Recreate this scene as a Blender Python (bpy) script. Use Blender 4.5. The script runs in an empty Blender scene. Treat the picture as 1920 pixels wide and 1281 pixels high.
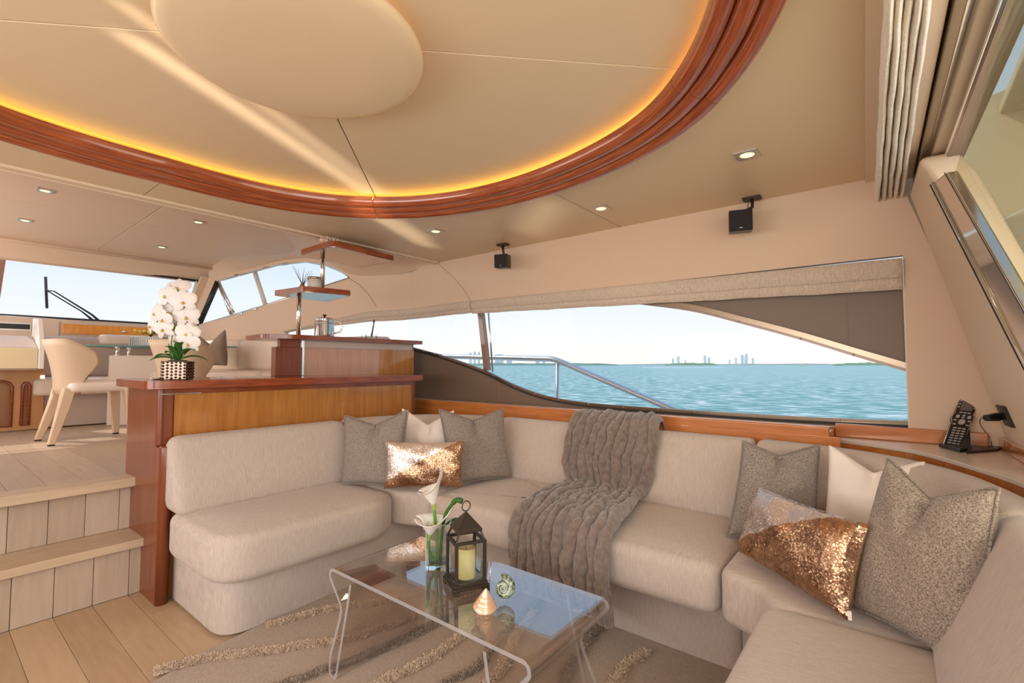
import bpy, bmesh, math, random
import numpy as np
from mathutils import Vector, Matrix, Euler, noise
from mathutils.geometry import tessellate_polygon
random.seed(7)
SC = bpy.context.scene
COL = SC.collection
PI = math.pi

# ---------------------------------------------------------------- camera
F = 900.0; H = 1.15
yaw = math.atan2(1130, 900.0); pit = math.atan(43.5/900)
FH = Vector((math.sin(yaw), math.cos(yaw), 0)); RT = Vector((math.cos(yaw), -math.sin(yaw), 0))
FW = FH*math.cos(pit) + Vector((0, 0, math.sin(pit))); UP = RT.cross(FW)
O = Vector((0, 0, H))
cd = bpy.data.cameras.new('camera'); cam = bpy.data.objects.new('camera', cd); COL.objects.link(cam)
cd.sensor_width = 36; cd.lens = 36*F/1920; cd.clip_start = 0.02; cd.clip_end = 9000
cam.matrix_world = Matrix(((RT.x, UP.x, -FW.x, O.x), (RT.y, UP.y, -FW.y, O.y), (RT.z, UP.z, -FW.z, O.z), (0, 0, 0, 1)))
SC.camera = cam
SC.view_settings.view_transform = 'Standard'; SC.view_settings.look = 'None'
SC.view_settings.gamma = 1; SC.view_settings.use_curve_mapping = False
SC.view_settings.exposure = 0.0

# ---------------------------------------------------------------- sky, sun, daylight
W = bpy.data.worlds.new('sky'); SC.world = W; W.use_nodes = True
nt = W.node_tree; bg = nt.nodes['Background']
tc = nt.nodes.new('ShaderNodeTexCoord'); sp = nt.nodes.new('ShaderNodeSeparateXYZ'); cr = nt.nodes.new('ShaderNodeValToRGB')
nt.links.new(tc.outputs['Generated'], sp.inputs[0]); nt.links.new(sp.outputs['Z'], cr.inputs[0]); nt.links.new(cr.outputs[0], bg.inputs[0])
e = cr.color_ramp.elements
e[0].position = 0.0; e[0].color = (1.0, 0.985, 0.95, 1)
e[1].position = 1.0; e[1].color = (0.30, 0.50, 0.86, 1)
for p_, c_ in ((0.05, (0.97, 0.98, 0.98, 1)), (0.12, (0.87, 0.935, 0.99, 1)), (0.2, (0.70, 0.83, 0.98, 1)), (0.3, (0.58, 0.75, 0.97, 1)), (0.55, (0.42, 0.63, 0.93, 1))):
    k = e.new(p_); k.color = c_
bg.inputs[1].default_value = 1.05
sd = bpy.data.lights.new('sun', 'SUN'); sd.energy = 2.6; sd.angle = 0.009; sd.color = (1, 0.93, 0.82)
sun = bpy.data.objects.new('sun', sd); COL.objects.link(sun)
sun.rotation_euler = Vector((-0.34, 0.78, 0.80)).to_track_quat('Z', 'Y').to_euler()   # sun high off the port bow
def area(name, loc, to, sx, sy, power, color):
    d = bpy.data.lights.new(name, 'AREA'); d.shape = 'RECTANGLE'; d.size = sx; d.size_y = sy; d.energy = power; d.color = color
    o = bpy.data.objects.new(name, d); COL.objects.link(o); o.location = loc
    o.rotation_euler = (Vector(loc)-Vector(to)).to_track_quat('Z', 'Y').to_euler(); return o
area('daylight_door', (0.3, -0.75, 1.25), (1.0, 2.2, 0.9), 2.6, 1.6, 58, (1, 0.965, 0.93))
area('daylight_port', (-1.62, 1.5, 1.25), (1.2, 1.6, 1.0), 3.2, 0.8, 50, (1, 0.965, 0.93))
area('daylight_front', (-0.6, 5.2, 1.7), (1.4, 5.0, 1.2), 2.4, 0.8, 27, (1, 0.96, 0.92))

def streak(P1, P2, frm, wid, power, spread=.05):
    P1, P2, frm = Vector(P1), Vector(P2), Vector(frm); mid = (P1+P2)/2; z = (frm-mid).normalized(); x = (P2-P1); Lx = x.length; x = (x-z*x.dot(z)); lx = x.length; x.normalize(); y = z.cross(x)
    d = bpy.data.lights.new('sun_glint', 'AREA'); d.shape = 'RECTANGLE'; d.size = lx; d.size_y = wid; d.energy = power; d.color = (1, .93, .80); d.spread = spread
    o = bpy.data.objects.new('sun_glint', d); COL.objects.link(o); o.matrix_world = Matrix(((x.x, y.x, z.x, frm.x), (x.y, y.y, z.y, frm.y), (x.z, y.z, z.z, frm.z), (0, 0, 0, 1)))
# sun thrown back up onto the ceiling by the water on the port side
streak((.35, 1.75, 2.12), (2.45, 2.75, 2.06), (-.55, 2.2, .75), .05, .55, .06)
streak((.30, 1.60, 2.12), (2.30, 2.60, 2.06), (-.60, 2.0, .70), .02, .22, .05)
streak((2.20, 1.45, 2.05), (2.62, 1.95, 2.05), (-.75, 1.3, .55), .03, .12, .07)

# ---------------------------------------------------------------- helpers
def ray(u, v): return FW + RT*((u-960)/F) + UP*((640.5-v)/F)
def at(u, v, x=None, y=None, z=None):
    d = ray(u, v)
    t = x/d.x if x is not None else y/d.y if y is not None else (z-H)/d.z
    return O + d*t
def dep(u, v, d): return O + ray(u, v)*d
def onp(u, v, n, d):
    r = ray(u, v); n = Vector(n); return O + r*((d-O.dot(n))/r.dot(n))
KS = 0.312
SIDE = ((1, KS, 0), 2.87+KS*3.5)
AFT = ((-.045, 1, -.25), -.689)
def aft_y(x, z): return -.689 + .045*x + .25*z

MATS = {}
def mat(name, col, rough=.5, metal=0, bump=None, var=None, coat=0, emit=None, estr=0, trans=0, ior=1.45, alpha=1, sheen=0, sub=0, vscale=8, stretch=(1, 1, 1), bscale=60, bstr=.2, spec=None):
    if name in MATS: return MATS[name]
    m = bpy.data.materials.new(name); m.use_nodes = True; n = m.node_tree; b = n.nodes['Principled BSDF']
    b.inputs['Base Color'].default_value = (*col, 1); b.inputs['Roughness'].default_value = rough; b.inputs['Metallic'].default_value = metal
    b.inputs['Coat Weight'].default_value = coat; b.inputs['Coat Roughness'].default_value = .06
    b.inputs['Transmission Weight'].default_value = trans; b.inputs['IOR'].default_value = ior
    b.inputs['Sheen Weight'].default_value = sheen; b.inputs['Subsurface Weight'].default_value = sub
    if spec is not None: b.inputs['Specular IOR Level'].default_value = spec
    if emit: b.inputs['Emission Color'].default_value = (*emit, 1); b.inputs['Emission Strength'].default_value = estr
    if var or bump:
        t = n.nodes.new('ShaderNodeTexCoord'); mp = n.nodes.new('ShaderNodeMapping'); mp.inputs['Scale'].default_value = stretch
        n.links.new(t.outputs['Object'], mp.inputs[0])
    if var:
        q = n.nodes.new('ShaderNodeTexNoise'); q.inputs['Scale'].default_value = vscale; q.inputs['Detail'].default_value = 6; q.inputs['Distortion'].default_value = .4
        n.links.new(mp.outputs[0], q.inputs[0]); r = n.nodes.new('ShaderNodeValToRGB')
        r.color_ramp.elements[0].position = .3; r.color_ramp.elements[1].position = .72
        r.color_ramp.elements[0].color = (*var, 1); r.color_ramp.elements[1].color = (*col, 1)
        n.links.new(q.outputs[0], r.inputs[0]); n.links.new(r.outputs[0], b.inputs['Base Color'])
    if bump:
        bp = n.nodes.new('ShaderNodeBump'); bp.inputs['Strength'].default_value = bstr; bp.inputs['Distance'].default_value = .004
        if bump == 'noise':
            q2 = n.nodes.new('ShaderNodeTexNoise'); q2.inputs['Scale'].default_value = bscale; q2.inputs['Detail'].default_value = 4
            n.links.new(t.outputs['Object'], q2.inputs[0]); n.links.new(q2.outputs[0], bp.inputs['Height'])
        elif bump == 'vor':
            q2 = n.nodes.new('ShaderNodeTexVoronoi'); q2.inputs['Scale'].default_value = bscale
            n.links.new(t.outputs['Object'], q2.inputs[0]); n.links.new(q2.outputs[0], bp.inputs['Height'])
        n.links.new(bp.outputs[0], b.inputs['Normal'])
    MATS[name] = m; return m
def weave(name, c1, c2, scale, bstr=.5, rough=.9, mode='stria', mixn=.5, sheen=.2, dist=.003):
    """woven cloth: fine threads from distorted waves / noise, with matching relief"""
    if name in MATS: return MATS[name]
    m = bpy.data.materials.new(name); m.use_nodes = True; n = m.node_tree; b = n.nodes['Principled BSDF']
    b.inputs['Roughness'].default_value = rough; b.inputs['Sheen Weight'].default_value = sheen; b.inputs['Specular IOR Level'].default_value = .2
    t = n.nodes.new('ShaderNodeTexCoord')
    def nz(stretch, s, det=3):
        mp = n.nodes.new('ShaderNodeMapping'); mp.inputs['Scale'].default_value = stretch; n.links.new(t.outputs['Object'], mp.inputs[0])
        q = n.nodes.new('ShaderNodeTexNoise'); q.inputs['Scale'].default_value = s; q.inputs['Detail'].default_value = det; n.links.new(mp.outputs[0], q.inputs[0]); return q.outputs[0]
    if mode == 'ribx': a = nz((1, .1, .1), scale); c = nz((1, 1, 1), scale)
    elif mode == 'riby': a = nz((.1, 1, .1), scale); c = nz((1, 1, 1), scale)
    elif mode == 'stria': a = nz((1, 1, .12), scale); c = nz((1, 1, 1), scale*1.3)
    elif mode == 'striax': a = nz((.1, 1, 1), scale); c = nz((1, 1, 1), scale*1.3)
    else: a = nz((1, .3, 1), scale); c = nz((.3, 1, .6), scale)
    mx = n.nodes.new('ShaderNodeMath'); mx.operation = 'MULTIPLY_ADD'; mx.inputs[1].default_value = mixn; n.links.new(a, mx.inputs[0])
    m2 = n.nodes.new('ShaderNodeMath'); m2.operation = 'MULTIPLY'; m2.inputs[1].default_value = 1-mixn; n.links.new(c, m2.inputs[0]); n.links.new(m2.outputs[0], mx.inputs[2])
    r = n.nodes.new('ShaderNodeValToRGB'); r.color_ramp.elements[0].position = .38; r.color_ramp.elements[1].position = .62
    r.color_ramp.elements[0].color = (*c1, 1); r.color_ramp.elements[1].color = (*c2, 1)
    n.links.new(mx.outputs[0], r.inputs[0]); n.links.new(r.outputs[0], b.inputs['Base Color'])
    bp = n.nodes.new('ShaderNodeBump'); bp.inputs['Strength'].default_value = bstr; bp.inputs['Distance'].default_value = dist
    n.links.new(mx.outputs[0], bp.inputs['Height']); n.links.new(bp.outputs[0], b.inputs['Normal'])
    MATS[name] = m; return m
def glass(name, col=(1, 1, 1), ior=1.45, rough=0.0):
    if name in MATS: return MATS[name]
    m = bpy.data.materials.new(name); m.use_nodes = True; n = m.node_tree; n.nodes.clear()
    g = n.nodes.new('ShaderNodeBsdfGlass'); g.inputs[0].default_value = (*col, 1); g.inputs['IOR'].default_value = ior; g.inputs['Roughness'].default_value = rough
    o = n.nodes.new('ShaderNodeOutputMaterial'); n.links.new(g.outputs[0], o.inputs[0]); MATS[name] = m; return m
def pane_mat(name, col=(1, 1, 1), refl=.06):
    """thin window glass: see-through with a faint reflection"""
    if name in MATS: return MATS[name]
    m = bpy.data.materials.new(name); m.use_nodes = True; n = m.node_tree; n.nodes.clear()
    t = n.nodes.new('ShaderNodeBsdfTransparent'); t.inputs[0].default_value = (*col, 1); g = n.nodes.new('ShaderNodeBsdfGlossy'); g.inputs['Roughness'].default_value = .02
    mx = n.nodes.new('ShaderNodeMixShader'); mx.inputs[0].default_value = refl; n.links.new(t.outputs[0], mx.inputs[1]); n.links.new(g.outputs[0], mx.inputs[2])
    o = n.nodes.new('ShaderNodeOutputMaterial'); n.links.new(mx.outputs[0], o.inputs[0]); MATS[name] = m; return m

CREAM = mat('cream_leather', (.76, .58, .41), .55, bump='noise', bscale=500, bstr=.05)
CREAM2 = mat('cream_ceiling_leather', (.71, .53, .34), .38, bump='noise', bscale=400, bstr=.04)
PINK = mat('cream_wall_leather', (.68, .485, .345), .5, bump='noise', bscale=400, bstr=.04)
CHERRY = mat('varnished_cherry', (.34, .072, .018), .25, var=(.19, .036, .010), coat=.5, vscale=7, stretch=(1.2, 9, 9))
CHERRYR = mat('varnished_cherry_ring', (.46, .115, .032), .2, var=(.20, .032, .010), coat=1, vscale=5)
def ring_wood():
    m = CHERRYR; n = m.node_tree; uv = n.nodes.new('ShaderNodeUVMap'); uv.uv_map = 'grain'; mp = [x for x in n.nodes if x.type == 'MAPPING'][0]
    n.links.new(uv.outputs[0], mp.inputs[0]); mp.inputs['Scale'].default_value = (1.2, 22, 1)
ring_wood()
CHERRYV = mat('varnished_cherry_end', (.25, .062, .020), .32, var=(.18, .042, .014), coat=.22, vscale=6, stretch=(9, 9, .8))
CHAIRL = mat('chair_leather_shaded', (.68, .495, .34), .5, bump='noise', bscale=500, bstr=.05)  # cream darkened to hold the shade of backs facing away
RAILM = mat('rail_steel', (.58, .60, .64), .28, .9)
HONEY = mat('honey_cherry_veneer', (.53, .215, .045), .25, var=(.39, .14, .025), coat=.8, vscale=5, stretch=(9, 9, .7))
HONEYX = mat('honey_cherry_band', (.60, .21, .055), .25, var=(.47, .14, .03), coat=1, vscale=5, stretch=(8, .8, 8))
OAK = [mat('pale_oak_%s' % s, c, .42, var=v, vscale=5, stretch=(9, .9, 9), bump='noise', bscale=150, bstr=.06) for s, c, v in
       (('a', (.54, .375, .225), (.46, .31, .18)), ('b', (.50, .34, .20), (.43, .285, .16)), ('c', (.58, .405, .245), (.50, .34, .20)))]
OAKV = [mat('pale_oak_riser_%s' % s, c, .45, var=v, vscale=5, stretch=(9, 9, .9)) for s, c, v in
        (('a', (.53, .40, .295), (.46, .34, .245)), ('b', (.49, .365, .265), (.43, .315, .225)), ('c', (.56, .43, .32), (.49, .37, .27)))]
OAKU = [mat('pale_oak_upper_%s' % s, c, .42, var=v, vscale=5, stretch=(9, .9, 9)) for s, c, v in (('a', (.54, .40, .29), (.46, .335, .24)), ('b', (.49, .36, .26), (.43, .31, .22)))]
OAKX = mat('pale_oak_tread', (.62, .46, .31), .42, var=(.50, .36, .24), vscale=5, stretch=(.9, 9, 9))
_c = ((.49, .398, .335), (.60, .490, .415))
SOFA = weave('sofa_fabric_corner', *_c, 260, .45, mixn=.7)
SOFAX = weave('sofa_fabric_ribs_across', *_c, 260, .45, mode='ribx', mixn=.6)
SOFAY = weave('sofa_fabric_ribs_along', *_c, 260, .45, mode='riby', mixn=.6)
GREYP = weave('taupe_tweed', (.14, .108, .088), (.43, .35, .295), 430, .8, mode='x')
GREYP2 = weave('taupe_coarse_tweed', (.14, .105, .08), (.50, .39, .31), 420, .9, mode='x')
WHITEP = mat('white_satin_cloth', (.86, .74, .66), .6, sheen=.3)
FUR = mat('taupe_plush', (.29, .21, .17), .95, var=(.165, .115, .092), vscale=45, bump='noise', bscale=220, bstr=.9, sheen=.6)
BLIND = weave('blind_crinkle_linen', (.50, .395, .31), (.68, .55, .44), 160, .7)
CURT = weave('cream_crinkle_linen', (.76, .66, .52), (.88, .79, .66), 90, .6, mode='x')
STEEL = mat('polished_steel', (.80, .78, .75), .12, 1)
STEELB = mat('brushed_steel', (.62, .60, .57), .3, 1)
ALU = mat('bronze_anodised', (.42, .33, .22), .35, .6)
BROWN = mat('brown_window_panel', (.20, .135, .095), .45)
BLACK = mat('black_plastic', (.018, .016, .016), .35)
DARK = mat('dark_rubber', (.03, .026, .024), .6)
BRONZE = mat('dark_bronze_metal', (.055, .038, .028), .45, .5)
def acrylic(name, tint, boost, edge=0):
    m = bpy.data.materials.new(name); m.use_nodes = True; n = m.node_tree; n.nodes.clear()
    t = n.nodes.new('ShaderNodeBsdfTransparent'); t.inputs[0].default_value = (*tint, 1); g = n.nodes.new('ShaderNodeBsdfGlossy'); g.inputs['Roughness'].default_value = .01
    lw_ = n.nodes.new('ShaderNodeLayerWeight'); lw_.inputs[0].default_value = .5; pw = n.nodes.new('ShaderNodeMath'); pw.operation = 'POWER'; pw.inputs[1].default_value = 3
    n.links.new(lw_.outputs['Facing'], pw.inputs[0]); k = n.nodes.new('ShaderNodeMath'); k.operation = 'MULTIPLY_ADD'; k.inputs[1].default_value = boost; k.inputs[2].default_value = .05; k.use_clamp = True
    n.links.new(pw.outputs[0], k.inputs[0]); mx = n.nodes.new('ShaderNodeMixShader'); n.links.new(k.outputs[0], mx.inputs[0]); n.links.new(t.outputs[0], mx.inputs[1]); n.links.new(g.outputs[0], mx.inputs[2])
    o = n.nodes.new('ShaderNodeOutputMaterial'); last = mx
    if edge:
        d = n.nodes.new('ShaderNodeBsdfTranslucent'); d.inputs[0].default_value = (.92, .90, .90, 1); d2 = n.nodes.new('ShaderNodeBsdfDiffuse'); d2.inputs[0].default_value = (.92, .90, .90, 1)
        m1 = n.nodes.new('ShaderNodeMixShader'); n.links.new(d.outputs[0], m1.inputs[1]); n.links.new(d2.outputs[0], m1.inputs[2])
        m2 = n.nodes.new('ShaderNodeMixShader'); m2.inputs[0].default_value = edge; n.links.new(mx.outputs[0], m2.inputs[1]); n.links.new(m1.outputs[0], m2.inputs[2]); last = m2
    n.links.new(last.outputs[0], o.inputs[0]); MATS[name] = m; return m
ACRYL = acrylic('clear_acrylic', (.985, .975, .965), 1.3)
ACRYLE = acrylic('acrylic_painted_bright_edge', (.97, .96, .96), .9, .45)  # white mixed in to imitate sky light caught by clear edges
CLEARG = glass('clear_glass', (.98, 1, .99), 1.45)
GREENG = glass('green_edge_glass', (.70, .92, .86), 1.5)
PANE = pane_mat('window_glass', (.985, .99, .985), .003)
RUG = weave('taupe_rug_pile', (.34, .25, .185), (.46, .35, .265), 300, .6, mode='x')
SHAG = mat('shag_wool', (.66, .50, .37), 1, var=(.50, .37, .26), vscale=30)
SHAGD = mat('shag_wool_dark', (.38, .285, .215), 1, var=(.27, .195, .145), vscale=30)
LAMP = mat('lamp_glow', (1, .8, .5), .5, emit=(1, .66, .24), estr=2.6)
GLOW = mat('amber_led_strip', (1, .6, .1), .5, emit=(1, .60, .09), estr=9)
GREEN = mat('leaf_green', (.05, .16, .025), .35, var=(.03, .09, .015), vscale=9)
STEMG = mat('stem_green', (.12, .27, .03), .4)
PETAL = mat('white_petal', (.88, .78, .74), .5, sub=.1)
YEL = mat('yellow_centre', (.75, .45, .08), .5)

def link(o, parent):
    COL.objects.link(o)
    if parent is not None:
        o.parent = parent
    return o
def obj(name, geo, m, parent=None, smooth=False, bevel=0, seg=2, sub=0, solid=0, loc=None, rot=None, kind=None, label=None):
    """geo: list of (verts, faces) joined into ONE mesh; m: material"""
    if isinstance(geo, tuple): geo = [geo]
    V = []; Fc = []
    for v, f in geo:
        k = len(V); V += [tuple(p) for p in v]; Fc += [tuple(i+k for i in q) for q in f]
    me = bpy.data.meshes.new(name); me.from_pydata(V, [], Fc); me.materials.append(m); me.update()
    b = bmesh.new(); b.from_mesh(me); bmesh.ops.remove_doubles(b, verts=b.verts, dist=1e-6); bmesh.ops.recalc_face_normals(b, faces=b.faces); b.to_mesh(me); b.free()
    if smooth:
        me.shade_smooth()
    o = bpy.data.objects.new(name, me); link(o, parent)
    if loc is not None: o.location = loc
    if rot is not None: o.rotation_euler = rot
    if solid: s = o.modifiers.new('s', 'SOLIDIFY'); s.thickness = solid; s.offset = 0
    if bevel:
        w = o.modifiers.new('b', 'BEVEL'); w.width = bevel; w.segments = seg; w.limit_method = 'ANGLE'; w.angle_limit = .6; me.shade_smooth()
        try: w.harden_normals = True
        except Exception: pass
    if sub: s = o.modifiers.new('u', 'SUBSURF'); s.levels = sub; s.render_levels = sub
    if kind: o['kind'] = kind
    if label: o['label'] = label
    return o
def empty(name, loc=(0, 0, 0), rot=(0, 0, 0)):
    o = bpy.data.objects.new(name, None); COL.objects.link(o); o.location = loc; o.rotation_euler = rot; o.empty_display_size = .05; return o
def tag(o, label, cat, group=None, kind=None):
    o['label'] = label; o['category'] = cat
    if group: o['group'] = group
    if kind: o['kind'] = kind
    return o
def struct(o, label=None):
    o['kind'] = 'structure'
    if label: o['label'] = label
    return o
def copy_tree(o, parent=None):
    c = o.copy(); COL.objects.link(c); c.parent = parent
    for ch in o.children: copy_tree(ch, c)
    return c
def box(cx, cy, cz, sx, sy, sz, rz=0, M=None):
    v = []
    for a in (-.5, .5):
        for b_ in (-.5, .5):
            for c in (-.5, .5): v.append(Vector((a*sx, b_*sy, c*sz)))
    R_ = Matrix.Rotation(rz, 3, 'Z')
    v = [(M @ p if M else R_ @ p) + Vector((cx, cy, cz)) for p in v]
    return v, [(0, 1, 3, 2), (4, 6, 7, 5), (0, 4, 5, 1), (2, 3, 7, 6), (0, 2, 6, 4), (1, 5, 7, 3)]
def b2(x0, x1, y0, y1, z0, z1): return box((x0+x1)/2, (y0+y1)/2, (z0+z1)/2, x1-x0, y1-y0, z1-z0)
def tube(pts, r, seg=10, closed=False, caps=True):
    pts = [Vector(p) for p in pts]; n = len(pts); V = []; Fc = []
    rr = r if isinstance(r, (list, tuple)) else [r]*n
    prev = None
    for i, p in enumerate(pts):
        a = pts[(i-1) % n] if (closed or i > 0) else p; c = pts[(i+1) % n] if (closed or i < n-1) else p
        t = (c-a).normalized()
        if prev is None:
            u = t.orthogonal().normalized()
        else:
            u = (prev - t*prev.dot(t)).normalized()
        prev = u; w = t.cross(u)
        for k in range(seg):
            an = 2*PI*k/seg; V.append(p + (u*math.cos(an)+w*math.sin(an))*rr[i])
    m_ = n if closed else n-1
    for i in range(m_):
        j = (i+1) % n
        for k in range(seg):
            l = (k+1) % seg; Fc.append((i*seg+k, i*seg+l, j*seg+l, j*seg+k))
    if caps and not closed:
        Fc.append(tuple(range(seg))[::-1]); Fc.append(tuple((n-1)*seg+k for k in range(seg)))
    return V, Fc
def lathe(prof, c=(0, 0, 0), seg=24, sx=1, sy=1):
    V = []; Fc = []; n = len(prof)
    for i, (r, z) in enumerate(prof):
        for k in range(seg):
            a = 2*PI*k/seg; V.append((c[0]+r*sx*math.cos(a), c[1]+r*sy*math.sin(a), c[2]+z))
    for i in range(n-1):
        for k in range(seg):
            l = (k+1) % seg; Fc.append((i*seg+k, i*seg+l, (i+1)*seg+l, (i+1)*seg+k))
    Fc.append(tuple(range(seg))[::-1]); Fc.append(tuple((n-1)*seg+k for k in range(seg)))
    return V, Fc
def prism(poly, fn0, fn1):
    """closed 2-D outline -> solid between two mapping functions"""
    n = len(poly); V = [fn0(*p) for p in poly] + [fn1(*p) for p in poly]
    tri = tessellate_polygon([[Vector((p[0], p[1], 0)) for p in poly]])
    Fc = [tuple(t) for t in tri] + [tuple(i+n for i in t)[::-1] for t in tri]
    for i in range(n): Fc.append((i, (i+1) % n, n+(i+1) % n, n+i))
    return V, Fc
def plate(outer, holes, fn0, fn1):
    loops = [list(outer)] + [list(h) for h in holes]
    flat = [p for l in loops for p in l]; n = len(flat)
    tri = tessellate_polygon([[Vector((p[0], p[1], 0)) for p in l] for l in loops])
    V = [fn0(*p) for p in flat] + [fn1(*p) for p in flat]
    Fc = [tuple(t) for t in tri] + [tuple(i+n for i in t)[::-1] for t in tri]
    k = 0
    for l in loops:
        m_ = len(l)
        for i in range(m_):
            a = k+i; b_ = k+(i+1) % m_; Fc.append((a, b_, n+b_, n+a))
        k += m_
    return V, Fc
def hplate(poly, z0, z1, holes=()): return plate(poly, holes, lambda x, y: (x, y, z0), lambda x, y: (x, y, z1))
def xplate(poly, x0, x1, holes=()): return plate(poly, holes, lambda y, z: (x0, y, z), lambda y, z: (x1, y, z))
def cat_rom(pts, n=8, closed=False):
    P = [Vector(p) for p in pts]; out = []; m_ = len(P)
    for i in range(m_ if closed else m_-1):
        g = lambda k: P[k % m_] if closed else P[max(0, min(m_-1, k))]
        a, b_, c, d = g(i-1), g(i), g(i+1), g(i+2)
        for j in range(n):
            t = j/n; out.append(.5*((2*b_)+(c-a)*t+(2*a-5*b_+4*c-d)*t*t+(3*b_-a-3*c+d)*t**3))
    if not closed: out.append(P[-1])
    return out
def resample(pts, n):
    P = [Vector(p) for p in pts]; L = [0]
    for a, b_ in zip(P, P[1:]): L.append(L[-1]+(b_-a).length)
    out = []; k = 0
    for i in range(n):
        s = L[-1]*i/(n-1)
        while k < len(P)-2 and L[k+1] < s: k += 1
        t = (s-L[k])/max(1e-9, L[k+1]-L[k]); out.append(P[k].lerp(P[k+1], min(1, t)))
    return out
def round_poly(poly, rad, n=5):
    """rounds the corners of a 2-D polygon; rad: one radius or a list"""
    out = []; m_ = len(poly)
    for i in range(m_):
        p = Vector(poly[i][:2]); a = Vector(poly[i-1][:2]); c = Vector(poly[(i+1) % m_][:2]); r = rad[i] if isinstance(rad, (list, tuple)) else rad
        if r <= 0: out.append((p.x, p.y)); continue
        da = (a-p); dc = (c-p); r1 = min(r, da.length*.49, dc.length*.49)
        s = p+da.normalized()*r1; e_ = p+dc.normalized()*r1
        for j in range(n+1):
            t = j/n; q = s*(1-t)**2+p*2*t*(1-t)+e_*t*t; out.append((q.x, q.y))
    return out
def dense(poly, step=.06):
    out = []
    for i, p in enumerate(poly):
        q = poly[(i+1) % len(poly)]; L = math.hypot(q[0]-p[0], q[1]-p[1]); k = max(1, int(L/step))
        for j in range(k): out.append((p[0]+(q[0]-p[0])*j/k, p[1]+(q[1]-p[1])*j/k))
    return out
def slab(poly, z0, z1, r=.04, puff=.012, rb=None, fn=None):
    """upholstered cushion: outline with rounded top and bottom edges and a puffed top"""
    poly = dense(poly); n = len(poly); P = [Vector(p) for p in poly]
    ar = sum(P[i].x*P[(i+1) % n].y-P[(i+1) % n].x*P[i].y for i in range(n))
    s = 1 if ar > 0 else -1; N = []
    for i in range(n):
        t = (P[(i+1) % n]-P[i-1]).normalized(); N.append(Vector((-t.y, t.x))*s)
    cx = sum((p for p in P), Vector((0, 0)))/n; rb = r if rb is None else rb
    rings = []
    for k in range(7): a = PI/2*k/6; rings.append((rb*(1-math.sin(a)), z0+rb*(1-math.cos(a)), 0))
    rings = [(rb*(1-math.sin(PI/2*k/5)), z0+rb*(1-math.cos(PI/2*k/5)) , 0) for k in range(6)]
    rings += [(r*(1-math.cos(PI/2*k/6)), z1-r+r*math.sin(PI/2*k/6), 0) for k in range(7)]
    V = []; Fc = []
    for d, z, c in rings:
        for i in range(n): q = P[i]+N[i]*d; V.append(Vector((q.x, q.y, z)))
    base = [P[i]+N[i]*r for i in range(n)]
    def pz(q):
        dm = 9
        for i in range(0, n):
            a = base[i]; b_ = base[(i+1) % n]; ab = b_-a; L2 = ab.length_squared
            t = 0 if L2 < 1e-12 else max(0, min(1, (q-a).dot(ab)/L2)); dm = min(dm, (q-(a+ab*t)).length)
        t = min(1, dm/.16); return z1+puff*(1-(1-t)**3)
    cs = (.04, .09, .16, .25, .36, .5, .66, .83)
    for c in cs:
        for i in range(n): q = base[i].lerp(cx, c); V.append(Vector((q.x, q.y, pz(q))))
    V.append(Vector((cx.x, cx.y, pz(cx)))); R_ = len(rings)+len(cs)
    for j in range(R_-1):
        for i in range(n): l = (i+1) % n; Fc.append((j*n+i, j*n+l, (j+1)*n+l, (j+1)*n+i))
    for i in range(n): Fc.append(((R_-1)*n+i, (R_-1)*n+(i+1) % n, len(V)-1))
    Fc.append(tuple(range(n))[::-1])
    if fn: V = [fn(v) for v in V]
    return V, Fc
def sweep(path, prof, endr=0.0, side=1):
    """profile (out, up) swept along a plan path; 'out' points to the side; ends rounded by endr"""
    P = [Vector(p) for p in path]; n = len(P); L = [0]
    for a, b_ in zip(P, P[1:]): L.append(L[-1]+(b_-a).length)
    T = L[-1]; st = []
    for i in range(n): st.append(L[i])
    extra = [endr*x for x in (.0, .08, .25, .5, 1)] if endr else [0]
    S = sorted(set([round(x, 5) for x in extra+[T-x for x in extra]+[s for s in st if endr < s < T-endr]+[T*k/24 for k in range(25) if endr < T*k/24 < T-endr]]))
    pc = Vector((sum(p[0] for p in prof)/len(prof), sum(p[1] for p in prof)/len(prof)))
    V = []; Fc = []; m_ = len(prof); k = 0
    W_ = max(abs(p[0]-pc.x) for p in prof); H_ = max(abs(p[1]-pc.y) for p in prof)
    for s in S:
        k = 0
        while k < n-2 and L[k+1] < s: k += 1
        t = (s-L[k])/max(1e-9, L[k+1]-L[k]); p = P[k].lerp(P[k+1], t)
        # smooth tangent
        s0 = max(0, s-.03); s1 = min(T, s+.03)
        def pt(q):
            j = 0
            while j < n-2 and L[j+1] < q: j += 1
            return P[j].lerp(P[j+1], (q-L[j])/max(1e-9, L[j+1]-L[j]))
        tg = (pt(s1)-pt(s0)).normalized(); nr = Vector((tg.y, -tg.x, 0))*side
        e_ = min(s, T-s); ins = 0
        if endr and e_ < endr: ins = endr*(1-math.sqrt(max(0, 1-(1-e_/endr)**2)))
        for a, b_ in prof:
            da = a-pc.x; db = b_-pc.y
            a2 = pc.x+da*(1-ins/W_*.9) ; c2 = pc.y+db*(1-ins/H_)
            V.append(Vector((p.x+nr.x*a2, p.y+nr.y*a2, p.z+c2)))
    q = len(S)
    for i in range(q-1):
        for j in range(m_): l = (j+1) % m_; Fc.append((i*m_+j, i*m_+l, (i+1)*m_+l, (i+1)*m_+j))
    Fc.append(tuple(range(m_))[::-1]); Fc.append(tuple((q-1)*m_+j for j in range(m_)))
    return V, Fc
def text(name, body, size, m, parent, loc, rot, ext=.0004):
    c = bpy.data.curves.new(name, 'FONT'); c.body = body; c.size = size; c.extrude = ext; c.align_x = 'CENTER'; c.align_y = 'CENTER'
    o = bpy.data.objects.new(name, c); link(o, parent); o.location = loc; o.rotation_euler = rot; c.materials.append(m); return o

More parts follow.
